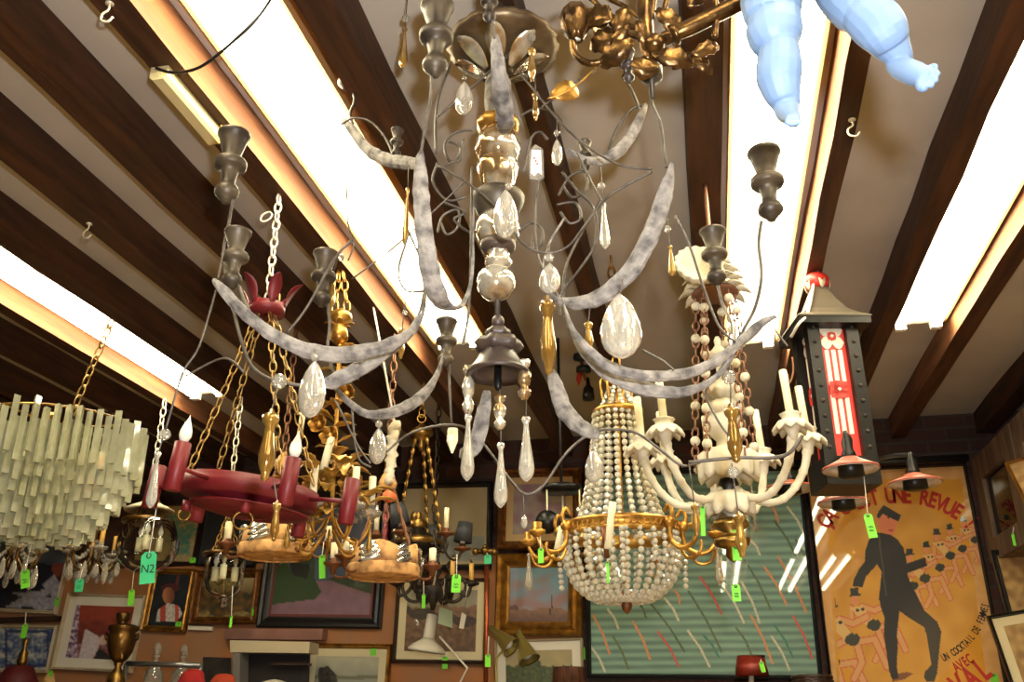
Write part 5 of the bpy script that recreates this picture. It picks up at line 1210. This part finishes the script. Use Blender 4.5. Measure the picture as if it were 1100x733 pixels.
# wall cabinet with a glazed door at the right
t = thing('glazed_wall_cabinet', Vector((1.9, 4.5, P(1050, 600, 4.9).z)), 'weathered wooden wall cabinet with a glass door at the right edge', 'cabinet'); mk = mkt(t)
M['weathered'] = mat('weathered_wood', C8(116, 92, 70), .8, col2=C8(82, 64, 50), scale=8, stretch=(3, 3, .5), bump=.3)
A = P(1046, 500, 4.95); 
x0 = A.x; z1, z0 = P(1043, 494, 4.95).z, P(1064, 604, 4.95).z
yn = 4.0
def fr(mb, y0, y1, a, b, th=.05, x=x0): mb.box2((x, y0, a), (x+th, y1, b))
mk('cabinet_body', lambda mb: (mb.box2((x0+.05, yn, z1-.03), (XR-.01, 5.0, z1)), mb.box2((x0+.05, yn, z0), (XR-.01, 5.0, z0+.03)), mb.box2((XR-.04, yn, z0), (XR-.01, 5.0, z1)), mb.box2((x0+.05, 4.97, z0), (XR-.01, 5.0, z1)), mb.box2((x0+.05, yn, z0), (XR-.01, yn+.03, z1))), 'weathered')
dr = mk('door', lambda mb: (fr(mb, 4.86, 5.0, z0, z1), fr(mb, 4.33, 4.47, z0, z1), fr(mb, 4.47, 4.86, z1-.12, z1), fr(mb, 4.47, 4.86, z0, z0+.10)), 'weathered')
mk('glass_pane', lambda mb: fr(mb, 4.47, 4.86, z0+.1, z1-.12, .005, x0+.02), 'thinglass', dr)
mk('door', lambda mb: (fr(mb, 4.2, 4.31, z0, z1), fr(mb, yn, 4.1, z0, z1), fr(mb, 4.1, 4.2, z1-.12, z1), fr(mb, 4.1, 4.2, z0, z0+.1)), 'weathered')
mk('inner_back_panel', lambda mb: mb.box2((XR-.06, yn+.05, z0+.04), (XR-.045, 4.95, z1-.04)), mat('amber_back', C8(128, 92, 36), .5, col2=C8(70, 48, 22), scale=5))
# ---------------------------------------------------------------- lamps and vessels along the bottom
def footed(mk, ax, Y, y_from, r=9): pass
# white desk lamp
Y = 4.5; t = thing('desk_lamp', stand(478, Y), 'white metal desk lamp with a flared shade in front of the horse picture', 'lamp'); mk = mkt(t)
h0 = P(458, 701, Y)
tl_ = Matrix.Rotation(math.radians(8), 3, 'Y'); s = sc(458, 690, Y)
M['putty'] = mat('putty_enamel', C8(206, 198, 178), .4)
mk('shade', lambda mb: mb.lathe(h0, [(20*s, 0), (20.5*s, .01), (17*s, .028), (8*s, .055), (6*s, .065), (5.5*s, .06), (8*s, .048), (17*s, .02), (19.5*s, 0)], 32, mtx=tl_), 'putty')
mk('neck', lambda mb: mb.lathe(h0, [(6*s, .055), (6.3*s, .07), (5.6*s, .17), (4.8*s, .176)], 24, mtx=tl_), 'putty')
mk('arm', lambda mb: mb.tube([P(472, 684, Y), P(502, 718, Y), P(490, 742, Y)], .005, 8), 'putty')
mk('base', lambda mb: mb.lathe((stand(490, Y).x, Y, ZS), [(.09, 0), (.09, .012), (.02, .02), (.006, .05)], 24), 'putty')
# brass lamp with two cone heads
Y = 4.56; t = thing('twin_head_lamp', stand(534, Y), 'brass lamp with two cone shaped heads below the gold framed seascape', 'lamp'); mk = mkt(t); s = sc(540, 690, Y)
M['olivebrass'] = mat('lacquered_brass', C8(172, 152, 82), .3, .7)
for px, py, dx, dz, L_ in ((527, 674, .75, -.66, 34), (556, 678, .42, -.9, 34)):
    p = P(px, py, Y); d = Vector((dx, -.25, dz)).normalized(); rot = d.to_track_quat('Z', 'Y').to_matrix()
    hd = mk('cone_head', lambda mb: mb.lathe(p, [(3*s, 0), (3.6*s, 6*s), (5*s, 12*s), (11*s, L_*s), (12*s, (L_+1)*s), (10.6*s, L_*s), (4*s, 14*s)], 28, mtx=rot), 'olivebrass')
    mk('bulb', lambda mb: mb.sphere(p+d*(L_-8)*s, 7*s, 12, 8), 'bulb', hd)
mk('stem', lambda mb: mb.tube([P(558, 690, Y), P(540, 700, Y), P(533, 712, Y), P(534, 742, Y)], .006, 8, samp=5), 'olivebrass')
mk('base', lambda mb: mb.lathe((P(534, 742, Y).x, Y, ZS), [(.06, 0), (.06, .015), (.01, .02)], 24), 'olivebrass')
# copper pole floor lamp
Y = 4.3; b = P(523, 600, Y); t = thing('copper_pole_lamp', Vector((b.x, Y, ZS)), 'thin copper pole with a brass cross fitting in front of the horse picture', 'lamp'); mk = mkt(t)
mk('pole', lambda mb: mb.tube([(b.x, Y, ZS), (b.x, Y, b.z)], .011, 12), mat('copper', C8(160, 82, 48), .35, .8))
mk('cross_fitting', lambda mb: (mb.tube([P(511, 593, Y), P(531, 592, Y)], .012, 10), mb.sphere(P(521, 592, Y), .022, 12, 8)), 'brass')
for px in (511, 531): mk('knob', lambda mb: mb.sphere(P(px, 593, Y), .018, 12, 8), 'brass')
mk('finial', lambda mb: mb.sphere(P(521, 588, Y), .014, 10, 8), 'brass')
mk('foot', lambda mb: mb.lathe((b.x, Y, ZS), [(.07, 0), (.07, .01), (.03, .014), (.012, .03)], 24), 'brass')
# brown pleated lamp shade
Y = 4.4; t = thing('table_lamp', stand(612, Y), 'table lamp with a dark brown streaked shade below the seascape', 'lamp'); mk = mkt(t)
mk('shade', lambda mb: plathe(mb, 611, Y, [(17, 717), (16.5, 718), (18.5, 742), (18, 742), (16, 719)], 40, scal=lambda q, i: 1+.015*math.sin(q*20)), mat('brown_shade', C8(104, 62, 38), .6, col2=C8(52, 30, 22), scale=18, stretch=(4, 4, .5)))
mk('stem', lambda mb: mb.tube([P(611, 725, Y), Vector((P(611, 740, Y).x, Y, ZS))], .01, 10), 'brass')
mk('base', lambda mb: mb.lathe((P(611, 745, Y).x, Y, ZS), [(.06, 0), (.06, .015), (.012, .025)], 20), 'brass')
# red lamp shade at the green panel
Y = 4.3; t = thing('table_lamp', stand(807, Y), 'table lamp with a small dark red tin shade before the green slatted panel', 'lamp'); mk = mkt(t)
mk('shade', lambda mb: plathe(mb, 807, Y, [(14, 706), (14.5, 705), (18, 727), (17.3, 727), (13.5, 707)], 32), mat('dark_red_shade', C8(126, 40, 26), .4, .3, col2=C8(96, 28, 20), scale=9))
mk('shade_rim', lambda mb: plathe(mb, 807, Y, [(14, 706.5), (15, 705.5), (14.6, 704.6), (13.6, 705.6)], 32), 'darkwood')
mk('stem', lambda mb: mb.tube([P(807, 716, Y), P(807, 733, Y), Vector((P(807, 740, Y).x, Y, ZS))], [.006, .012, .02], 12), 'ivory')
mk('base', lambda mb: mb.lathe((P(807, 745, Y).x, Y, ZS), [(.05, 0), (.05, .015), (.012, .025)], 20), 'ivory')
# dark wicker basket
Y = 4.45; b = P(872, 728, Y); t = thing('wicker_basket', Vector((b.x, Y, ZS)), 'dark brown wicker basket rim at the foot of the green panel', 'basket'); mk = mkt(t); s = sc(872, 728, Y)
def rim(mb):
    for k in range(3): mb.tube([b+Vector((math.cos(2*PI*i/30)*(20-k)*s*1.0, math.sin(2*PI*i/30)*.1, -.006*k*2+.004*math.sin(i*3+k*2))) for i in range(30)], .009, 6, closed=True)
mk('rim', rim, 'darkwood')
def wv(mb):
    n = 40
    for k in range(6):
        z = b.z-.02-(b.z-ZS-.034)*k/5.0; mb.tube([Vector((b.x+math.cos(2*PI*i/n)*(19+(.7 if (i+k) % 2 else -.7))*s, Y+math.sin(2*PI*i/n)*.095, z)) for i in range(n)], .012, 6, closed=True)
mk('woven_side', wv, 'darkwood')
# samovar
Y = 4.2; t = thing('brass_samovar', stand(129, Y), 'dark brass samovar urn in front of the white mounted picture', 'samovar'); mk = mkt(t)
M['darkbrass'] = mat('tarnished_brass', C8(112, 80, 36), .3, .8, col2=C8(66, 46, 22), scale=12)
mk('crown', lambda mb: plathe(mb, 132, Y, [(7, 659), (8, 660), (6, 667), (4, 671), (7, 674)], 24), 'darkbrass')
mk('urn_body', lambda mb: plathe(mb, 131, Y, [(9, 671), (15.5, 673), (16, 677), (12.5, 680), (14.5, 683), (14.5, 692), (12.5, 701), (9, 708), (4, 713)], 32), 'darkbrass')
mk('foot', lambda mb: plathe(mb, 126, Y, [(3.5, 710), (5, 714), (3, 717), (6, 722), (9, 727), (10, 742)], 24), 'brass')
for sx in (-1, 1): mk('handle', lambda mb: mb.tube([P(131+sx*14, 684, Y), P(131+sx*18, 681, Y), P(131+sx*17, 687, Y), P(131+sx*13, 688, Y)], .005, 8, samp=4), 'darkbrass')
mk('tap', lambda mb: mb.tube([P(131, 700, Y-.05), P(131, 702, Y-.13), P(131, 708, Y-.14)], .008, 8), 'brass')
mk('pedestal', lambda mb: mb.box2((stand(126, Y).x-.06, Y-.06, ZS-.0), (stand(126, Y).x+.06, Y+.06, P(126, 740, Y).z)), 'darkbrass')
# glass shelf on a bracket with decanters
Y = 4.35; a, b = P(136, 713, Y), P(216, 715, Y); t = thing('glass_shelf_rail', a, 'chrome rail of a small glass stand to the right of the samovar', 'stand'); mk = mkt(t)
mk('rail', lambda mb: mb.tube([a, b], .012, 8), mat('dull_chrome', C8(150, 150, 146), .3, .8))
for p in (a, b): mk('upright', lambda mb: mb.tube([p, Vector((p.x, Y, ZS))], .012, 8), 'silver')
def decanter(ax, Y, y0, label):
    t = thing('glass_decanter', Vector((P(ax, 740, Y).x, Y, ZS)), label, 'decanter', 'cut glass decanters'); mk = mkt(t)
    zb_ = ZS; h = P(ax, y0, Y).z-zb_; x = P(ax, 730, Y).x; s = sc(ax, 720, Y)
    mk('bottle', lambda mb: mb.lathe((x, Y, zb_), [(9*s, 0), (10*s, .01), (11*s, h*.3), (9*s, h*.48), (3*s, h*.62), (2.6*s, h*.74), (5*s, h*.77)], 20), 'crystal')
    mk('stopper', lambda mb: mb.lathe((x, Y, zb_), [(2*s, h*.77), (3*s, h*.8), (4.6*s, h*.88), (3*s, h*.96), (.4*s, h)], 10, smooth=False), 'crystal')
decanter(165, 4.5, 690, 'clear glass decanter nearer to the brass samovar')
decanter(194, 4.52, 692, 'clear glass decanter nearer to the red cloth')
# small dark picture of glasses leaning behind the red cloth
t = thing('leaning_picture', P(233, 722, 4.6), 'small unframed dark picture leaning behind the red cloth', 'picture'); mk = mkt(t)
mk('board', lambda mb: mb.extrude([P(218, 706, 4.7), P(247, 707, 4.7), P(246, 746, 4.6), P(217, 746, 4.6)], (0, .015, 0)), mat('dark_photo', C8(58, 50, 44), .4, col2=C8(28, 26, 26), scale=12))
# red and orange cloths heaped
def heap(ax, py, w, Y, m, label, name='folded_cloth'):
    b = P(ax, py, Y); s = sc(ax, py, Y); n, k = 28, 16; vs = []; 
    for j in range(k+1):
        for i in range(n):
            q = 2*PI*i/n; r = w*s*(1-.95*(j/k)**2.2)*(1+.12*nz(math.cos(q)*2, math.sin(q)*2, 1, j*.2))
            z = ZS+.012+(b.z-ZS)*(math.sin(PI/2*j/k))+.012*math.sin(q*5+j*.6)*(1-j/k)
            vs.append((b.x+math.cos(q)*r, Y+math.sin(q)*r*.5, z))
    fs = [(j*n+i, j*n+(i+1) % n, (j+1)*n+(i+1) % n, (j+1)*n+i) for j in range(k) for i in range(n)]+[tuple(range(k*n, k*n+n))]
    mb = MB(); mb.add(vs, fs); tag(mb.build(name, m), label, 'cloth')
heap(207, 722, 18, 4.3, mat('red_cloth', C8(176, 40, 38), .9, bump=.3, scale=20), 'heaped red cloth at the bottom beside the decanters')
heap(240, 727, 18, 4.45, mat('orange_cloth', C8(190, 70, 40), .9, bump=.3, scale=20), 'flat orange cloth at the bottom right of the red cloth')
# oil lamp with dark red shade at bottom left
Y = 4.3; t = thing('table_lamp', stand(26, Y), 'table lamp with a dark red shade and brass finial before the blue abstract', 'lamp'); mk = mkt(t)
mk('shade', lambda mb: plathe(mb, 20, Y, [(12, 716), (13, 716), (25, 742), (24, 742), (11, 718)], 36), mat('maroon_shade', C8(84, 22, 24), .6))
mk('brass_finial', lambda mb: plathe(mb, 26, Y, [(1, 685), (3.4, 689), (2, 693), (2, 698), (5, 702), (4, 706), (6, 710), (4, 717)], 18), 'brass')
mk('stem', lambda mb: mb.tube([P(22, 716, Y), Vector((P(20, 740, Y).x, Y, ZS))], .012, 8), 'brass')
mk('base', lambda mb: mb.lathe((P(20, 740, Y).x, Y, ZS), [(.08, 0), (.08, .015), (.012, .025)], 20), 'brass')
t = thing('small_pale_lamp', stand(53, 4.45), 'small pale lamp shade at the bottom between the blue abstract and white mounted picture', 'lamp'); mk = mkt(t)
mk('shade', lambda mb: plathe(mb, 53, 4.45, [(3, 724), (4, 724), (9, 742), (8.4, 742), (2.6, 725)], 24), mat('tan_shade', C8(190, 150, 90), .7))
mk('stem', lambda mb: mb.tube([P(53, 726, 4.45), Vector((P(53, 740, 4.45).x, 4.45, ZS))], .008, 8), 'brass')
# display case with pale top
Y = 4.75; t = thing('display_case', P(290, 760, Y), 'dark display case with a pale painted top edge at the bottom', 'cabinet'); mk = mkt(t)
mk('pale_top_rail', lambda mb: mb.extrude([P(247, 688, Y), P(333, 690, Y), P(332, 702, Y), P(247, 701, Y)], (0, .12, 0)), mat('cream_paint', C8(198, 180, 146), .6))
mk('case_post', lambda mb: mb.extrude([P(250, 702, Y), P(258, 702, Y), P(257, 748, Y), P(249, 748, Y)], (0, .1, 0)), mat('grey_paint', C8(120, 112, 104), .6))
mk('case_back', lambda mb: mb.extrude([P(250, 700, Y+.12), P(332, 700, Y+.12), P(330, 742, Y+.12), P(249, 742, Y+.12)], (0, .02, 0)), mat('case_dark', C8(44, 36, 32), .6, col2=C8(26, 22, 22), scale=6))
mk('inner_shelf', lambda mb: mb.extrude([P(290, 712, Y+.06), P(330, 712, Y+.06), P(330, 715, Y+.06), P(290, 715, Y+.06)], (0, .06, 0)), 'darkwood')
t = thing('glass_dome', P(294, 745, 4.6), 'pale domed lid at the bottom in front of the display case', 'lid'); mk = mkt(t)
mk('dome', lambda mb: mb.lathe((P(294, 740, 4.6).x, 4.6, ZS), [(.075, 0), (.075, .02), (.06, P(294, 732, 4.6).z-ZS-.004), (.03, P(294, 731, 4.6).z-ZS), (.002, P(294, 730.5, 4.6).z-ZS+.002)], 28), 'putty')
mb = MB(); mb.extrude([P(247, 677, WY), P(352, 677, WY), P(351, 689, WY), P(247, 688, WY)], (0, -.07, 0)); tag(mb.build('wall_ledge', mat('pink_ledge', C8(150, 104, 88), .7, col2=C8(120, 82, 70), scale=6)), 'pinkish wooden ledge on the wall under the woodland landscape and road picture', 'ledge')
mb = MB(); mb.extrude([P(204, 673, WY), P(230, 674, WY), P(229, 678, WY), P(204, 677, WY)], (0, -.02, 0)); tag(mb.build('white_card', 'whitemat'), 'white card strip on the wall under the woodland landscape', 'card')
# loose cards in front of the horse picture
for pts, lab, m in (([(472, 652), (486, 657), (486, 675), (470, 670)], 'pale grey green card hanging in front of the horse picture', mat('grey_green_card', C8(150, 164, 132), .8)), ([(496, 658), (501, 661), (498, 676), (493, 675)], 'small curled white card hanging in front of the horse picture', M['whitemat'])):
    c_ = P(sum(p[0] for p in pts)/4, pts[0][1], 4.4); t = thing('hanging_card', c_, lab, 'card'); mk = mkt(t)
    mk('card', lambda mb: mb.extrude([P(x, y, 4.4) for x, y in pts], (0, .002, 0)), m)
    mk('string', lambda mb: mb.tube([P(pts[0][0]+3, pts[0][1]+2, 4.4), P(pts[0][0]+6, pts[0][1]-30, 4.0)], .0012, 4), 'string')
# ---------------------------------------------------------------- glass lanterns
def lantern(ax, Y, prof, cap, label, cand, dome=None):
    c = P(ax, prof[-1][1], Y); t = thing('glass_lantern', c, label, 'lantern'); mk = mkt(t)
    inner = [(max(1, r-.8), y-.3) for r, y in prof[::-1]]
    mk('glass_globe', lambda mb: plathe(mb, ax, Y, prof+inner, 32), 'thinglass')
    mk('brass_collar', lambda mb: plathe(mb, ax, Y, cap, 28), 'darkbrass')
    yb = prof[-1][1]
    mk('glass_finial', lambda mb: plathe(mb, ax, Y, [(4, yb-2), (5, yb+2), (3, yb+4), (5, yb+7), (1, yb+11)], 16), 'clear')
    if dome:
        mk('smoke_dome', lambda mb: plathe(mb, ax+3, Y, dome, 28), 'ivory')
    top = P(ax, cap[0][1], Y)
    for k in range(3):
        q = 2*PI*k/3+.4; s = sc(ax, yb, Y); r = cap[-1][0]*s*.9
        e = Vector((top.x+math.cos(q)*r, Y+math.sin(q)*r, P(ax, cap[-1][1], Y).z)); mk('chain', lambda mb: mb.chain(e, Vector((top.x, Y, top.z+.16)), .04, .016, .0024), 'brass')
    hanger(Vector((top.x, Y, top.z+.16)), t, m='chainwhite')
    b = P(ax, cand, Y); mk('candle_cluster_stem', lambda mb: mb.tube([P(ax, yb, Y), b], .004, 8), 'brass')
    for k in range(3):
        q = 2*PI*k/3+.9; s = sc(ax, yb, Y); e = b+Vector((math.cos(q), math.sin(q), 0))*12*s; mk('candle_arm', lambda mb: mb.tube([b, b.lerp(e, .5)-Vector((0, 0, .015)), e], .004, 6, samp=4), 'brass')
        cn = candle(e, .06, .015, t); bulb(e+Vector((0, 0, .06)), .06, t)
lantern(158, 3.69, [(24, 560), (27, 568), (32, 582), (32, 592), (28, 603), (18, 612), (5, 617)], [(24, 558), (26, 559), (26, 562), (24, 563)], 'larger clear glass globe lantern with a pale smoke dome at the left', 592, [(4, 536), (8, 540), (20, 545), (26, 548), (25, 550), (10, 546)])
lantern(240, 3.72, [(21, 597), (21, 612), (20.5, 626), (18, 634), (12, 640), (4, 643)], [(20, 594), (22, 595), (22, 598), (21, 598)], 'smaller clear glass bell lantern in front of the woodland landscape', 624)
# ---------------------------------------------------------------- small crystal chandeliers at the left
def crys(ax, py, Y, R, label, seed):
    random.seed(seed); c = P(ax, py, Y); s = sc(ax, py, Y); t = thing('small_crystal_chandelier', c, label, 'chandelier', 'small brass and crystal chandeliers'); mk = mkt(t)
    mk('stem', lambda mb: plathe(mb, ax, Y, [(2, py-46), (3, py-40), (6, py-34), (3, py-26), (5, py-16), (8, py-8), (4, py), (6, py+8), (2, py+14)], 16), 'darkbrass')
    hanger(P(ax, py-46, Y), t, m='brass')
    for k in range(6):
        q = 2*PI*k/6+.3; pts = radial(c, rz(ax, Y, [(4, py), (R*.5, py+14), (R*.9, py+8), (R, py-6)]), q)
        ar = mk('arm', lambda mb: mb.tube(pts, .007, 8, samp=5), 'darkbrass'); e = pts[-1]
        mk('bobeche', lambda mb: mb.lathe(e, [(.008, -.01), (.03, 0), (.034, .01), (.012, .01), (.012, .03)], 14, scal=lambda q_, i: 1+.1*math.sin(q_*7)), 'crystal', ar)
        candle(e+Vector((0, 0, .02)), .075, .011, ar, mat('amber_sleeve', C8(206, 150, 66), .5) if k == 0 else bpy.data.materials['amber_sleeve'])
        for j in range(3):
            q3 = q+j*.5; pp = c+Vector((math.cos(q3), math.sin(q3), 0))*R*s*(.55+.22*j); zz = pp.z+random.uniform(-.05, .0); L_ = random.uniform(.06, .1)
            mk('crystal_drop', lambda mb: mb.lathe((pp.x, pp.y, 0), tprof(TEAR, zz, L_, .016), 8, flat=.5, smooth=False), 'crystal', ar)
        mk('bead_swag', lambda mb: [mb.sphere(c+Vector((math.cos(q), math.sin(q), 0))*R*s*u+Vector((0, 0, .10*(1-u)-.05*math.sin(PI*u))), .009, 6, 5, smooth=False) for u in (.1, .2, .3, .4, .5, .6, .7, .8, .9)], 'crystal')
crys(100, 600, 3.9, 27, 'small brass and crystal chandelier hanging just right of the prism chandelier tip', 2)
crys(14, 598, 3.6, 27, 'small brass and crystal chandelier at the far left edge below the prism chandelier', 9)
# ---------------------------------------------------------------- ceiling disc with black balls, small figure lamp, pipe
Y = 3.6; c = P(603, 527, Y); t = thing('disc_pendant_lamp', c, 'dark disc pendant with black balls hanging on rods left of the bead tent', 'lamp'); mk = mkt(t); s = sc(603, 527, Y)
mk('disc', lambda mb: mb.lathe(c, [(.01, .02), (21*s, .016), (22*s, .006), (21.5*s, -.006), (.01, -.008)], 36), 'blacksat')
mk('rod', lambda mb: mb.tube([c, Vector((c.x, Y, ceil_at(c.x)))], .006, 8), 'black')
for dx, dy, y1 in ((-15, -.05, 561), (2, .07, 563), (20, -.02, 553)):
    e = P(603+dx, y1, Y+dy); rd = mk('drop_rod', lambda mb: mb.tube([Vector((e.x, e.y, c.z)), e], .0035, 6), 'cream')
    if dx < 10: mk('black_ball', lambda mb: mb.sphere(e, 12.5*s if dx < 0 else 11*s, 20, 14), 'blacksat', rd)
    else: mk('lamp_holder', lambda mb: mb.lathe(e, [(.012, .03), (.018, .02), (.012, 0), (.004, -.05), (.014, -.07)], 12), 'silver', rd)
Y = 3.9; c = P(625, 384, Y); c.z = ZP-.03; c = PZ(624, 386, ZP-.02); Y = c.y; t = thing('small_hanging_lamp', c, 'small dark green tiered ceiling lamp with a hanging black bell left of the bead tent', 'lamp'); mk = mkt(t)
mk('top_disc', lambda mb: mb.lathe(c, [(.01, .02), (8*sc(624, 386, Y), .02), (8.5*sc(624, 386, Y), .0), (.01, -.01)], 20), mat('bottle_green', C8(24, 40, 36), .4))
mk('lower_disc', lambda mb: mb.lathe(c+Vector((.01, 0, -.05)), [(.01, .01), (7.5*sc(624, 386, Y), .012), (8*sc(624, 386, Y), -.01), (.01, -.014)], 20), bpy.data.materials['bottle_green'])
mk('link', lambda mb: mb.tube([c, c+Vector((.01, 0, -.06)), c+Vector((.02, 0, -.1))], .008, 8), 'rust')
mk('figure', lambda mb: mb.tube([c+Vector((-.005, 0, -.06)), c+Vector((-.012, 0, -.09)), c+Vector((-.012, 0, -.12))], [.008, .012, .004], 8), 'redbright')
mk('bell', lambda mb: mb.lathe(c+Vector((.028, 0, -.19)), [(.026, 0), (.026, .02), (.022, .05), (.01, .066), (.006, .1)], 16), 'black')
mb = MB(); mb.tube([P(846, 497, 4.9), P(900, 499, 4.9), P(960, 496, 4.9), P(1040, 492, 4.9)], .02, 10); tag(mb.build('black_pipe', 'black'), 'black pipe running along the wall above the yellow poster', 'pipe')
# ---------------------------------------------------------------- green price tags
bpy.context.view_layer.update()
def ptag(px, py, w, h, Y, label, m='green', s_from=None, ang=0, wr='squiggle'):
    hx = s_from or (px, py); dr_ = ray(hx[0], hx[1]).normalized()
    ok, loc, nor, idx, ob, mx = SC.ray_cast(bpy.context.evaluated_depsgraph_get(), EYE, dr_)
    tip = P(hx[0], hx[1], Y)
    if ok and abs(loc.y-Y) < .75: tip = loc+dr_*.003; Y = loc.y-(.012 if s_from else .003)
    c = P(px, py, Y); s = sc(px, py, Y); W_, H_ = w*s/2, h*s/2
    t = thing('hanging_price_tag' if s_from else 'price_tag', c, label, 'tag', 'green price tags'); mk = mkt(t)
    R_ = Matrix.Rotation(math.radians(ang), 3, 'Y')
    def G(x, z, y=0): return c+R_ @ Vector((x, y, z))
    cut = W_*.45
    mk('card', lambda mb: mb.extrude([G(-W_, -H_), G(W_, -H_), G(W_, H_-cut), G(W_-cut, H_), G(-W_+cut, H_), G(-W_, H_-cut)], (0, .0012, 0)), m)
    mk('hole_ring', lambda mb: mb.torus(G(0, H_-cut*1.1, -.0008), min(.006, W_*.3), .0012, (0, 1, 0), n=10, m=4), 'ink')
    if s_from: mk('string', lambda mb: mb.tube([G(0, H_-cut, -.001), tip], .0013*max(1, Y/2.5), 5), 'string')
    if wr == 'squiggle' and w >= 9:
        mk('handwriting', lambda mb: [mb.tube([G(-W_*.5+W_*i/5*1, -H_*.1+(k*-H_*.3)+H_*.1*math.sin(i*2.3+k), -.001) for i in range(6)], .0012, 4) for k in range(2)], 'ink')
    elif wr != 'squiggle' and wr:
        text(wr, H_*.75, 'ink', t, Matrix(((1, 0, 0, c.x), (0, 0, -1, c.y-.001), (0, 1, 0, c.z-H_*.1), (0, 0, 0, 1))), 'handwriting')
ptag(159, 610, 18, 34, 1.9, 'large mint green tag marked N2 hanging by a long string at the left', 'teal', (168, 546, 1.9), -4, 'N2')
ptag(27, 622, 10, 20, 3.3, 'bright green tag hanging under the far left crystal chandelier', 'green', (34, 584), -12)
ptag(85, 629, 10, 14, 3.6, 'mint green tag under the crystal chandelier beside the prism tip', 'teal', (90, 605), 0)
ptag(141, 642, 7, 17, 3.4, 'bright green tag hanging below the larger globe lantern', 'green', (144, 614), -4)
ptag(346, 609, 7, 25, 2.8, 'bright green tilted tag in front of the road picture', 'green', (348, 582), -5)
ptag(490, 627, 10, 19, 3.1, 'bright green tag hanging from the black and brass chandelier arm', 'green', (491, 596), 2)
ptag(455, 646, 4, 15, 3.5, 'narrow green tag hanging below the hanging mirror plate', 'green', (455, 620), 0)
ptag(524, 601, 8, 10, 4.2, 'mint green tag on the brass cross fitting', 'teal', (523, 594), 0)
ptag(581, 597, 6, 16, 2.7, 'green tag hanging at the left arm of the bead basket chandelier', 'green', (580, 575), 0)
ptag(401, 698, 7, 12, 4.95, 'green tag on the cream frame of the harbour watercolour', 'green', None, 0)
ptag(478, 712, 6, 13, 4.35, 'green tag below the white desk lamp', 'green', (480, 700), 0)
ptag(524, 710, 6, 13, 4.2, 'green tag hanging low on the copper pole', 'green', (525, 684), 0)
ptag(626, 702, 5, 13, 4.9, 'green tag at the edge of the white mounted landscape', 'green', (626, 686), 0)
ptag(935, 565, 9, 26, 2.45, 'bright green tag hanging from the lamp in front of the lantern base', 'green', (928, 512), -6)
ptag(790, 580, 9, 44, 2.1, 'long green tag beside the gold baluster under the white chandelier', 'green', (789, 553), 0)
ptag(755, 560, 5, 32, 2.3, 'narrow green tag edge beside the smaller gold baluster', 'green', (753, 542), 3)
ptag(791, 637, 9, 18, 2.35, 'bright green tag marked with a loop in front of the slatted panel', 'green', (789, 604), 0)
ptag(819, 717, 5, 11, 4.18, 'green tag on the dark red lamp shade', 'green', (817, 708), -10)
ptag(1089, 580, 3, 13, 3.9, 'narrow green tag hanging on the glazed cabinet at the right', 'green', (1089, 566), 0)
ptag(26, 678, 7, 15, 4.2, 'green tag on the brass finial of the maroon lamp', 'green', (28, 658), 0)
ptag(653, 615, 3, 22, 2.62, 'thin green tag hanging inside the bead basket', 'green', (653, 600), 0)
ptag(192, 671, 8, 6, 4.96, 'green sticker on the lower corner of the portrait', 'green', None, 0, None)
ptag(207, 602, 7, 6, 4.98, 'green sticker on the lower corner of the flower picture', 'green', None, 0, None)
ptag(61, 647, 5, 9, 4.97, 'green sticker on the lower corner of the leaf picture', 'green', None, 0, None)
ptag(272, 657, 5, 9, 4.97, 'green sticker on the woodland landscape', 'green', None, 0, None)
ptag(248, 668, 3, 12, 3.6, 'thin green tag hanging below the smaller glass lantern', 'green', (250, 630), 0)
ptag(1068, 729, 8, 10, 4.6, 'green tag at the foot of the yellow poster', 'green', None, 0)
ptag(54, 724, 5, 7, 4.3, 'green tag on the small pale lamp at the bottom left', 'green', None, 0)
